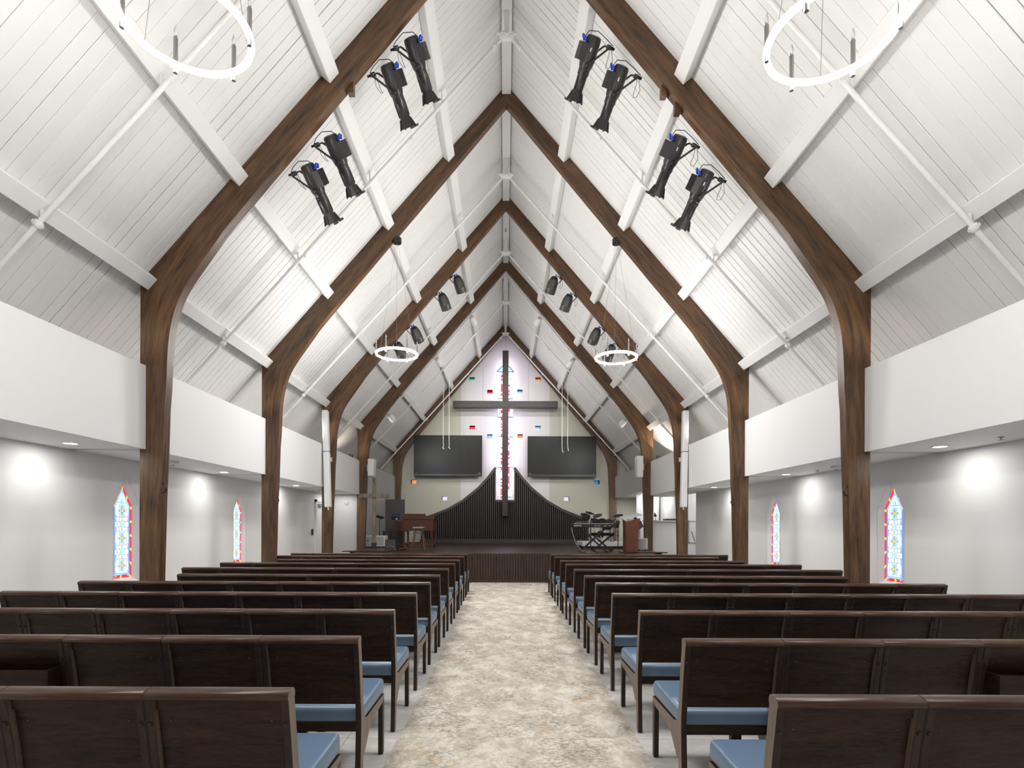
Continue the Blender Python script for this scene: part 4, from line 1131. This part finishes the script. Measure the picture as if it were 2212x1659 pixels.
# white loudspeaker cabinets lying on both sides
for nm, px, py, rz, W_ in (('left', 810, 1182, 0.0, 0.62), ('right', 1388, 1186.5, 0.0, 0.30)):
    p = on_stage(px, py); Y = 17.25 if nm == 'left' else 15.75
    t = thing('white_cabinet', 'white subwoofer cabinet standing behind the %s' % ('rustic cross' if nm == 'left' else 'lectern'), 'loudspeaker', ((px - VX) * Y / F, Y, STZ), rz=rz)
    H_ = 0.36 if nm == 'left' else 0.34
    MB().box(-W_ / 2, W_ / 2, 0, 0.42, 0.03, H_).build('cabinet', M['plasticw'], t, bevel=0.012, seg=2)
    if nm == 'left':
        MB().box(-W_ / 2 + 0.04, W_ / 2 - 0.04, -0.008, 0.0, 0.07, H_ - 0.03).build('grille', M['plasticg'], t)
        MB().box(-0.24, -0.19, -0.012, -0.008, 0.2, 0.225).build('maker_plate', M['black'], t)
        for sx in (-1, 1):
            for q in (0.06, H_ - 0.05): MB().box(sx * (W_ / 2 - 0.05), sx * (W_ / 2 + 0.004), -0.012, 0.03, q - 0.03, q + 0.03).build('corner_guard', M['white'], t)
    else:
        for k in range(7): MB().box(-W_ / 2 + 0.02, W_ / 2 - 0.06, -0.012, 0.0, 0.06 + k * 0.04, 0.085 + k * 0.04).build('louvre', M['plasticg'], t)
        for k, q in enumerate((0.07, 0.19, 0.31)): MB().box(W_ / 2 - 0.045, W_ / 2 - 0.01, -0.016, 0.0, q - 0.03, q + 0.03).build('corner_guard', M['white'], t)
    for sx in (-1, 1): MB().lathe([(0.025, 0), (0.025, 0.032)], (sx * (W_ / 2 - 0.06), 0.05, 0), n=10).build('foot', M['black'], t)

# organ
p = on_stage(871, 1181)
t = thing('electric_organ', 'brown mahogany organ console with turned legs, seen from the back', 'organ', (p.x - 0.02, 17.9, STZ), rz=-0.07)
W_ = 0.98
MB().box(0, W_, 0.0, 0.62, 0.50, 0.86).build('case', M['organ'], t, bevel=0.008, seg=1)
MB().box(-0.02, W_ + 0.03, -0.02, 0.63, 0.86, 0.985).build('upper_case', M['organ'], t, bevel=0.01, seg=2)
MB().box(0.03, W_ - 0.03, -0.006, 0.0, 0.53, 0.83).build('back_panel', M['organ'], t)
MB().box(0.03, 0.70, 0.1, 0.16, 0.985, 1.05).build('music_rest', M['organ'], t, bevel=0.004, seg=1)
MB().box(-0.40, 0.0, 0.35, 0.85, 0.48, 0.82).build('key_end_block', M['organ'], t, bevel=0.01, seg=1)
leg = MB().lathe([(0.03, 0), (0.03, 0.03), (0.02, 0.05), (0.03, 0.20), (0.022, 0.36), (0.036, 0.39), (0.03, 0.42), (0.035, 0.50)], n=14).mesh('turned_leg', M['organ'], smooth=True)
for (x, y) in ((0.03, 0.03), (W_ - 0.05, 0.03), (0.03, 0.58), (W_ - 0.05, 0.58)): link('turned_leg', leg, t, (x, y, 0))
MB().lathe([(0.034, 0.0), (0.028, 0.1), (0.028, 0.36)], (0.0, -0.03, 0.5), n=12).build('corner_post', M['organ'], t, smooth=True)
MB().box(0.0, W_ - 0.03, 0.2, 0.62, 0.04, 0.11).build('foot_rail', M['organ'], t)
MB().box(0.3, 0.42, -0.012, -0.006, 0.505, 0.515).build('trim_strip', M['nickel'], t)
for k in range(8): MB().box(0.10 + 0.10 * k, 0.17 + 0.10 * k, 0.25, 0.60, 0.11, 0.135).build('pedal', M['black'] if k % 2 else M['organ'], t)
# organ bench
p = on_stage(845, 1180)
t = thing('organ_bench', 'dark brown bench at the left end of the organ', 'bench', (P(838, 1160, 18.2).x, 18.2, STZ), rz=0.1)
MB().box(-0.16, 0.10, -0.16, 0.16, 0.44, 0.50).build('seat', M['skirt'], t, bevel=0.006, seg=1)
for x in (-0.13, 0.07): MB().box(x - 0.02, x + 0.02, -0.14, 0.14, 0, 0.44).build('leg_panel', M['skirt'], t)
# grey flat panel by the left wall
t = thing('grey_panel', 'flat grey panel standing against the left stage wall', 'panel', (P(853, 1150, 19.4).x, 19.4, STZ))
MB().box(-0.305, 0.305, 0, 0.05, 0.02, 1.55).build('sheet', M['greyp'], t)
MB().box(-0.33, -0.305, -0.01, 0.06, 0, 1.57).box(0.305, 0.33, -0.01, 0.06, 0, 1.57).box(-0.33, 0.33, -0.01, 0.06, 1.55, 1.575).build('edge_frame', M['greyp'], t)
# stool
p = on_stage(904.5, 1188)
t = thing('tall_stool', 'tall stool with splayed wooden legs and grey seat before the organ', 'stool', p)
MB().box(-0.15, 0.15, -0.14, 0.14, 0.60, 0.64).build('seat', M['cable'], t, bevel=0.015, seg=2)
MB().box(-0.13, 0.13, -0.12, -0.10, 0.44, 0.50).box(-0.13, 0.13, 0.10, 0.12, 0.44, 0.50).box(-0.13, -0.11, -0.12, 0.12, 0.44, 0.50).box(0.11, 0.13, -0.12, 0.12, 0.44, 0.50).build('apron', M['greyp'], t)
for sx in (-1, 1):
    for sy in (-1, 1):
        MB().tube([(sx * 0.185, sy * 0.16, 0), (sx * 0.105, sy * 0.095, 0.50)], [0.011, 0.017], 8).build('leg', M['stoolw'], t, smooth=True)
        MB().tube([(sx * 0.105, sy * 0.095, 0.48), (sx * 0.10, sy * 0.09, 0.61)], 0.012, 8).build('seat_post', M['greyp'], t)
# stage wedge monitor
p = on_stage(843, 1190)
t = thing('wedge_monitor', 'dark brown floor wedge monitor by the mic stand', 'loudspeaker', p, rz=0.1)
MB().prism([(0, 0), (0.30, 0), (0.30, 0.18), (0.16, 0.30), (0.06, 0.27), (0, 0.10)], 'x', -0.145, 0.13).build('cabinet', M['wedge'], t, bevel=0.012, seg=2)
MB().tube([(-0.1, -0.01, 0.09), (0.0, -0.03, 0.13), (0.1, -0.01, 0.10), (0.13, 0.0, 0.04), (0.16, -0.03, 0.008)], 0.005, 6).build('cable', M['cable'], t)


def tripod(mb, h, r=0.24, base=0.0):
    for k in range(3):
        a = 2 * PI * k / 3 + 0.5
        mb.tube([(0, 0, 0.13), (r * math.cos(a), r * math.sin(a), 0.012)], 0.009, 6)
    mb.tube([(0, 0, 0.08), (0, 0, h)], 0.011, 8)
    return mb


# stands
p = on_stage(856, 1188)
t = thing('navy_music_stand', 'black stand with a navy covered desk and bent lamp beside the organ', 'music stand', p)
tripod(MB(), 0.86).build('tripod', M['black'], t)
MB().obox((-0.02, 0, 0.93), (0.12, 0, 0.0), (0, 0.05, 0.05), (0, -0.02, 0.055)).build('desk', M['navy'], t, bevel=0.02, seg=3, smooth=True)
MB().tube([(-0.04, 0, 0.98), (-0.07, 0, 1.04), (-0.02, 0, 1.10), (-0.01, -0.02, 1.12), (-0.09, -0.02, 1.15)], 0.007, 6).build('bent_lamp', M['black'], t)
MB().box(-0.01, 0.045, -0.05, -0.02, 0.84, 0.92).build('clip', M['cable'], t)
Y = 18.6; p = P(820, 1160, Y); p.z = STZ
t = thing('music_stand', 'black music stand with tilted desk behind the rustic cross', 'music stand', p)
tripod(MB(), 0.92).build('tripod', M['black'], t)
MB().obox((0, 0, 0.95), (0.125, 0, -0.04), (0.02, 0.09, 0.02), (0.008, -0.004, 0.016)).build('desk', M['black'], t, bevel=0.004, seg=1)
# cable tangle
p = on_stage(866, 1189)
t = thing('cable_coil', 'tangle of red and black cables beside the wedge monitor', 'cable', p)
pts = [(0.12 * math.cos(a * 0.9) * (1 + 0.15 * math.sin(3 * a)), 0.09 * math.sin(a * 0.9), 0.012 + 0.02 * (1 + math.sin(2.3 * a))) for a in [i * 0.35 for i in range(40)]]
MB().tube(pts, 0.007, 6).build('black_cable', M['black'], t)
MB().tube([(x * 0.7 + 0.07, y * 0.8, z + 0.03) for x, y, z in pts[:24]], 0.008, 6).build('red_cable', M['red_cable'], t)

# keyboard on an X stand
Yk = 14.6
kp = P(1284.5, 1139.6, Yk)
t = thing('stage_keyboard', 'black stage keyboard seen from the back', 'keyboard', (kp.x, Yk, kp.z))
KW = 0.565
MB().box(-KW, KW, 0, 0.33, 0.0, 0.10).build('case', M['black'], t, bevel=0.01, seg=2)
MB().box(-KW + 0.05, KW - 0.05, 0.10, 0.32, 0.10, 0.108).build('key_bed', M['plasticw'], t)
for k in range(26): MB().box(-KW + 0.075 + 0.039 * k, -KW + 0.093 + 0.039 * k, 0.10, 0.22, 0.108, 0.118).build('black_key', M['black'], t)
MB().tube([(-0.52, 0.0, 0.10), (-0.46, -0.01, 0.145), (-0.2, -0.01, 0.145), (-0.16, 0.0, 0.12), (-0.06, 0.0, 0.165)], 0.005, 6).build('music_rest_wire', M['cable'], t)
cu = bpy.data.curves.new('maker_lettering', 'FONT'); cu.body = 'YAMAHA'; cu.size = 0.05; cu.extrude = 0.0008
tmp = bpy.data.objects.new('tmp_text', cu); COL.objects.link(tmp)
bpy.context.view_layer.update()
tm = bpy.data.meshes.new_from_object(tmp.evaluated_get(bpy.context.evaluated_depsgraph_get())); bpy.data.objects.remove(tmp)
tm.materials.clear(); tm.materials.append(M['letter'])
link('maker_lettering', tm, t, (-KW + 0.03, -0.0015, 0.033), (PI / 2, 0, 0)).scale = (0.95, 1, 1)
for k, (a, b) in enumerate(((0.0, 0.05), (0.08, 0.14), (0.24, 0.31), (0.37, 0.41))): MB().box(a, b, -0.0015, 0.0, 0.035, 0.055).build('socket_label', M['cable'], t)
t = thing('keyboard_stand', 'black double braced X shaped keyboard stand', 'stand', (kp.x, Yk + 0.16, STZ))
hk = kp.z - STZ
for q in (-0.09, 0.09):
    MB().bar((-0.36, q, hk - 0.02), (0.34, q, 0.015), 0.022, 0.03, up=(0, 1, 0)).build('brace', M['black'], t)
    MB().bar((0.30, q - 0.02, hk - 0.02), (-0.36, q - 0.02, 0.015), 0.022, 0.03, up=(0, 1, 0)).build('brace', M['black'], t)
MB().box(-0.40, -0.32, -0.17, 0.17, hk - 0.022, hk - 0.001).box(0.26, 0.34, -0.17, 0.17, hk - 0.022, hk - 0.001).build('top_rest', M['black'], t)
for x in (-0.36, 0.34): MB().box(x - 0.02, x + 0.02, -0.19, 0.19, 0.0, 0.022).build('floor_bar', M['black'], t)
MB().tube([(-0.60, -0.2, hk - 0.0), (-0.58, -0.2, 0.5), (-0.50, -0.22, 0.25), (-0.36, -0.22, 0.06), (-0.2, -0.22, 0.012), (-0.05, -0.22, 0.012)], 0.009, 6).build('grey_cable', M['cable'], t)
# bench
bp_ = P(1301, 1157, 15.3)
t = thing('keyboard_bench', 'black padded folding bench between the stand and drums', 'bench', (bp_.x, 15.3, STZ))
hb = bp_.z - STZ
MB().box(-0.30, 0.30, -0.15, 0.15, hb, hb + 0.075).build('cushion', M['blackm'], t, bevel=0.02, seg=2)
for q in (-0.1, 0.1):
    MB().bar((-0.24, q, hb), (0.24, q, 0.02), 0.022, 0.03, up=(0, 1, 0)).build('brace', M['black'], t)
    MB().bar((0.24, q + 0.025, hb), (-0.24, q + 0.025, 0.02), 0.022, 0.03, up=(0, 1, 0)).build('brace', M['black'], t)
for x in (-0.24, 0.24): MB().box(x - 0.02, x + 0.02, -0.17, 0.17, 0, 0.025).build('floor_bar', M['black'], t)
# microphone stands near the keyboard
for nm, px, py, hh, drum in (('with a dark windscreen right of the keyboard', 1334.5, 1191, 0.72, True), ('in front of the keyboard', 1276, 1196, 0.84, False)):
    p = on_stage(px, py)
    t = thing('microphone_stand', 'black microphone stand ' + nm, 'mic stand', p)
    tripod(MB(), hh, 0.22).build('tripod', M['black'], t)
    MB().lathe([(0.02, 0), (0.02, 0.06)], (0, 0, hh * 0.55), n=8).build('clutch', M['black'], t)
    if drum: MB().lathe([(0.03, 0.0), (0.05, 0.02), (0.05, 0.10), (0.03, 0.12)], (0, 0, hh), n=14).build('windscreen', M['wedge'], t, smooth=True)
    else: MB().tube([(0, 0, hh), (0.0, 0.02, hh + 0.02), (0.22, 0.1, hh + 0.08)], 0.008, 6).build('boom', M['black'], t)
# drum riser and electronic drums
Yd = 16.9
a, b = P(1258, 1179.4, Yd), P(1351, 1179.4, Yd)
rc = (a.x + b.x) / 2; rw = (b.x - a.x) / 2
t = thing('drum_riser', 'white topped low drum riser with black underside', 'riser', (rc, Yd, STZ))
MB().box(-rw, rw, 0, 1.3, 0.075, 0.20).build('panel', M['plasticw'], t, bevel=0.006, seg=1)
MB().box(-rw + 0.02, rw - 0.01, 0.02, 1.28, 0.0, 0.075).build('underside', M['black'], t)
dk_ = thing('electronic_drum_kit', 'electronic drum kit with black pads on a chrome rack', 'drum kit', (rc, Yd + 0.45, STZ + 0.20))
mb = MB()
for x in (-0.36, -0.22, -0.02, 0.34, 0.52): mb.tube([(x, 0.1 * math.sin(9 * x), 0), (x, 0.1 * math.sin(9 * x), 0.62)], 0.019, 10)
mb.tube([(-0.36, -0.03, 0.50), (-0.1, 0.15, 0.50), (0.34, 0.0, 0.50)], 0.017, 10).tube([(-0.36, 0.03, 0.2), (-0.05, 0.16, 0.2), (0.34, 0.0, 0.2)], 0.017, 10)
mb.tube([(-0.36, -0.03, 0.6), (-0.52, -0.12, 0.70)], 0.013, 8).tube([(0.34, 0.02, 0.6), (0.44, -0.1, 0.72)], 0.013, 8).tube([(-0.22, 0.1, 0.62), (-0.36, 0.1, 0.84)], 0.012, 8).tube([(0.52, 0, 0.6), (0.5, -0.04, 0.80)], 0.012, 8)
mb.build('rack', M['chrome'], dk_, smooth=True)
mb = MB()
for (x, y, z) in ((-0.36, -0.03, 0.5), (-0.22, 0.1, 0.5), (-0.02, 0.12, 0.5), (0.34, 0.0, 0.5), (0.34, 0.0, 0.2), (-0.36, 0.02, 0.2), (0.52, 0, 0.32), (-0.02, 0.1, 0.2)): mb.box(x - 0.03, x + 0.03, y - 0.03, y + 0.03, z - 0.035, z + 0.035)
mb.build('rack_clamps', M['black'], dk_)


def disc(name, c, r, h, n_, mm, thin=False):
    prof = [(r * 0.2, 0), (r * 0.97, 0.0), (r, h * 0.4), (r * 0.95, h), (r * 0.2, h * 1.05)] if not thin else [(r * 0.98, 0), (r, 0.004), (r * 0.3, 0.02), (r * 0.22, 0.04), (0.005, 0.045)]
    MB().lathe(prof, c, n_, 20).build(name, mm, dk_, smooth=True)


disc('drum_pad', (-0.50, -0.14, 0.74), 0.13, 0.05, (0.1, -0.75, 0.65), M['black'])
disc('drum_pad', (-0.22, -0.05, 0.62), 0.13, 0.05, (0.05, -0.5, 0.85), M['black'])
disc('drum_pad', (0.02, -0.04, 0.60), 0.14, 0.06, (0.0, -0.55, 0.85), M['black'])
disc('drum_pad', (0.22, -0.08, 0.57), 0.13, 0.06, (0.25, -0.8, 0.6), M['wedge'])
disc('drum_pad', (0.40, -0.1, 0.46), 0.12, 0.09, (0.1, -0.3, 0.95), M['black'])
disc('cymbal', (0.50, -0.08, 0.80), 0.155, 0.01, (-0.25, -0.25, 0.95), M['black'], True)
disc('cymbal', (-0.34, 0.12, 0.88), 0.15, 0.01, (0.25, -0.3, 0.95), M['black'], True)
disc('cymbal', (-0.10, 0.12, 0.80), 0.15, 0.01, (-0.3, -0.35, 0.9), M['fixgrey'], True)
MB().box(-0.64, -0.48, -0.05, 0.02, 0.80, 0.88).build('drum_module', M['black'], dk_, bevel=0.006)
disc('kick_pad', (0.0, 0.2, 0.22), 0.12, 0.08, (0, -1, 0), M['black'])
mb = MB().box(-0.12, -0.02, -0.25, 0.02, 0.0, 0.03).box(0.26, 0.36, -0.28, 0.0, 0.0, 0.03).tube([(0.31, 0.0, 0.02), (0.31, 0.03, 0.4)], 0.012, 8).tube([(0.24, -0.2, 0.0), (0.31, 0, 0.22)], 0.01, 6).tube([(0.40, -0.2, 0.0), (0.31, 0, 0.22)], 0.01, 6)
mb.build('pedals', M['chrome'], dk_)
for k in range(5):
    a0 = (random.uniform(-0.3, 0.3), random.uniform(-0.1, 0.1), 0.55); a1 = (random.uniform(0.1, 0.5), -0.15, 0.02)
    MB().tube([a0, ((a0[0] + a1[0]) / 2, -0.2, 0.2), a1], 0.004, 5).build('cable', M['black'], dk_)
t = thing('drum_stool', 'round black drum stool on chrome legs behind the kit', 'stool', (rc + 0.28, Yd + 1.0, STZ + 0.20))
MB().lathe([(0.02, 0.36), (0.16, 0.37), (0.17, 0.40), (0.16, 0.44), (0.02, 0.45)], n=20).build('seat', M['blackm'], t, smooth=True)
tripod(MB(), 0.37, 0.22).build('tripod', M['chrome'], t)
# lectern
p = on_stage(1363, 1191.5)
t = thing('lectern', 'reddish brown wooden lectern with frosted slanted top', 'lectern', (p.x, 15.0, STZ), rz=0.08)
sidep = [(-0.17, 0.0), (0.17, 0.0), (0.175, 0.2), (0.19, 0.6), (0.22, 0.90), (-0.21, 0.80), (-0.19, 0.5)]
MB().prism([(a_ * 0.95, z) for a_, z in sidep], 'y', -0.012, 0.012).build('front_panel', M['lectern'], t, loc=(0, 0.0, 0))
MB().prism([(0.012, 0), (0.30, 0), (0.30, 0.6), (0.34, 0.86), (0.012, 0.80)], 'x', -0.168, -0.15).build('side_panel', M['lectern'], t)
MB().prism([(0.012, 0), (0.30, 0), (0.30, 0.6), (0.34, 0.94), (0.012, 0.88)], 'x', 0.15, 0.168).build('side_panel', M['lectern'], t)
MB().box(-0.15, 0.15, 0.012, 0.30, 0.50, 0.52).build('shelf', M['lectern'], t)
MB().box(-0.15, 0.15, 0.012, 0.30, 0.0, 0.03).build('base', M['lectern'], t)
MB().obox((0.0, 0.15, 0.95), (0.26, 0.0, 0.06), (-0.01, 0.22, 0.03), (-0.002, -0.001, 0.008)).build('slanted_top', M['acryl'], t)
for x, z in ((-0.1, 0.83), (0.12, 0.90)): MB().lathe([(0.012, 0), (0.012, 0.08)], (x, 0.02, z - 0.02), n=8).build('standoff', M['chrome'], t)
# guitar stand glimpsed beside the right wing
Y = 18.4; p = P(1382, 1160, Y); p.z = STZ
t = thing('folding_stand', 'dark folding instrument stand behind the lectern', 'stand', p)
tripod(MB(), 0.62, 0.2).build('tripod', M['black'], t)
MB().obox((0.0, 0, 0.72), (0.07, 0, 0.05), (0, 0.03, 0), (-0.05, 0, 0.10)).build('cradle', M['fixgrey'], t)
MB().bar((0.03, 0, 0.78), (0.13, 0, 0.90), 0.012, 0.012).build('arm', M['black'], t)

# ------------------------------------------------------------------ walls' small fittings
# door at the end of the left aisle
d_ = thing('door_1', 'white door with lever handle in the left wall', None, (-XW, 15.72, 0), kind='structure')
MB().box(0.0, 0.03, 0.0, 0.9, 0.01, 2.05).build('leaf', M['wallw'], d_)
MB().box(0.0, 0.05, -0.06, 0.0, 0, 2.11).box(0.0, 0.05, 0.9, 0.96, 0, 2.11).box(0.0, 0.05, -0.06, 0.96, 2.05, 2.11).build('door_frame', M['white'], d_)
MB().box(0.03, 0.09, 0.12, 0.42, 1.93, 2.0).build('door_closer', M['nickel'], d_)
MB().lathe([(0.028, 0), (0.028, 0.01), (0.012, 0.012), (0.012, 0.05)], (0.03, 0.75, 1.0), (1, 0, 0), 12).bar((0.075, 0.75, 1.0), (0.075, 0.63, 1.0), 0.018, 0.02).build('lever_handle', M['nickel'], d_)
MB().lathe([(0.022, 0), (0.022, 0.015)], (0.03, 0.75, 0.85), (1, 0, 0), 10).build('lock', M['nickel'], d_)
t = thing('card_reader', 'small dark card reader on the wall beside the white door', 'card reader', (-XW, 15.45, 1.12))
MB().box(0, 0.03, -0.05, 0.05, 0, 0.17).build('case', M['black'], t, bevel=0.004)
t = thing('light_switch', 'white light switch plate left of the card reader', 'switch', (-XW, 15.2, 1.10))
MB().box(0, 0.012, -0.05, 0.05, 0, 0.14).build('plate', M['white'], t, bevel=0.003); MB().box(0.012, 0.02, -0.015, 0.015, 0.04, 0.1).build('rocker', M['plasticg'], t)
p = P(738, 1087, 16.98)
t = thing('emergency_light', 'white emergency light with round heads on the aisle end wall', 'emergency light', (p.x, 16.995, p.z))
MB().box(-0.21, 0.12, -0.06, 0, -0.06, 0.06).build('case', M['plasticw'], t, bevel=0.02, seg=2)
for x in (0.17,): MB().lathe([(0.03, 0), (0.065, 0.02), (0.07, 0.07), (0.05, 0.085)], (x, -0.02, 0.0), (0.15, -1, -0.1), 18).build('lamp_head', M['plasticg'], t, smooth=True)
MB().box(0.1, 0.17, -0.03, 0, -0.02, 0.02).build('arm', M['plasticw'], t)
# framed notice and sound booth things on the right
a, b = P(1489.5, 1127, 17.18), P(1503, 1171, 17.18)
t = thing('framed_board', 'white framed board on the wall right of the third post', 'frame', (a.x + 0.14, 17.195, b.z))
h_ = a.z - b.z
MB().box(-0.14, 0.26, -0.012, 0, 0, h_).build('sheet', M['wallw'], t)
MB().box(-0.17, -0.14, -0.025, 0, -0.03, h_ + 0.03).box(0.26, 0.29, -0.025, 0, -0.03, h_ + 0.03).box(-0.17, 0.29, -0.025, 0, -0.03, 0).box(-0.17, 0.29, -0.025, 0, h_, h_ + 0.03).build('moulding', M['plasticg'], t)
MB().tube([(-0.08, -0.02, h_ * 0.55), (-0.03, -0.02, h_ * 0.3), (0.02, -0.02, 0.03)], 0.006, 6).build('cord', M['fixgrey'], t)
t = thing('desk_lamp', 'small black desk lamp on the booth counter', 'lamp', (4.62, 17.25, 1.575))
MB().lathe([(0.05, 0), (0.05, 0.012), (0.01, 0.02)], n=14).build('base', M['black'], t)
MB().tube([(0, 0, 0.015), (0.0, 0, 0.12), (-0.01, 0, 0.2)], 0.008, 6).build('stem', M['black'], t)
MB().lathe([(0.012, 0.12), (0.05, 0.0), (0.046, 0.0)], (0.0, 0, 0.12), (-0.25, 0, 1), 14).build('shade', M['black'], t)
t = thing('mixing_desk', 'flat dark mixing desk lying on the booth counter', 'mixing desk', (5.1, 17.2, 1.575))
MB().prism([(-0.08, 0), (0.15, 0), (0.15, 0.06), (-0.08, 0.025)], 'x', -0.22, 0.24).build('case', M['fixgrey'], t)
MB().box(-0.2, 0.22, -0.06, 0.1, 0.035, 0.045).build('faders', M['black'], t)
# ceiling fittings under the soffits
sd = MB().lathe([(0.075, 0), (0.08, -0.01), (0.07, -0.035), (0.03, -0.05), (0.0, -0.052)], n=20)
for nm, px, py in (('left soffit just past the first post', 373, 996.6), ('right soffit just before the second post', 1806, 1007)):
    s = -1 if px < VX else 1
    v_ = abs((px - VX) * math.sin(ROLL) + (VY - py)); Y = (SOF - HZ) * F / v_ ; X = (px - VX) * Y / F
    t = thing('smoke_detector', 'round white smoke detector on the ' + nm, 'smoke detector', (max(-5.1, min(5.1, X)), Y, SOF), group='soffit smoke detectors')
    sd.build('case', M['plasticw'], t, smooth=True); MB().lathe([(0.03, -0.052), (0.02, -0.062)], n=12).build('sensor', M['nickel'], t)
hd2 = MB().lathe([(0.03, 0), (0.03, -0.006), (0.008, -0.01), (0.008, -0.03), (0.03, -0.032), (0.03, -0.036)], n=12)
for nm, px, py in (('right soffit near the right edge of the picture', 2161, 944), ('right soffit between the first and second posts', 1765, 1015.5), ('left soffit near the white door', 688, 1059)):
    v_ = abs((px - VX) * math.sin(ROLL) + (VY - py)); Y = (SOF - HZ) * F / v_; X = (px - VX) * Y / F
    t = thing('soffit_sprinkler', 'small sprinkler head in the ' + nm, 'sprinkler', (X, Y, SOF), group='soffit sprinklers')
    hd2.build('deflector', M['nickel'], t)
# conduits above the left bulkhead by the fourth post, small floodlights on the ledge
t = thing('roof_conduits', 'three thin white conduits on the roof slope left of the fourth post', 'conduit', (0, 15.9, 0))
for k in range(3):
    n_ = Vector((-RS, 0, 1)).normalized()
    a_ = Vector((-4.52, 0.12 * k, roof(4.52))) - n_ * 0.02; b_ = Vector((-5.2, 0.12 * k, roof(5.2))) - n_ * 0.02
    MB().tube([a_, b_], 0.014, 8).build('conduit', M['white'], t)
for nm, x, y in (('right ledge at the fourth post', 4.5, 16.5), ('left ledge at the fourth post', -4.5, 16.4)):
    t = thing('ledge_floodlight', 'small floodlight on the ' + nm, 'floodlight', (x, y, FTOP), group='ledge floodlights')
    MB().box(-0.06, 0.06, -0.03, 0.03, 0.05, 0.14).build('head', M['fixgrey'], t); MB().box(-0.015, 0.015, -0.015, 0.015, 0, 0.06).build('foot', M['black'], t)
    l = bpy.data.lights.new('flood_beam', 'SPOT'); l.energy = 40 if x > 0 else 6; l.spot_size = math.radians(120); l.color = (1, 0.9, 0.75); l.shadow_soft_size = 0.03
    lo = bpy.data.objects.new('flood_beam', l); COL.objects.link(lo); lo.parent = t; lo.location = (0, 0, 0.16); lo.rotation_euler = (PI, math.radians(20) * (1 if x > 0 else -1), 0)
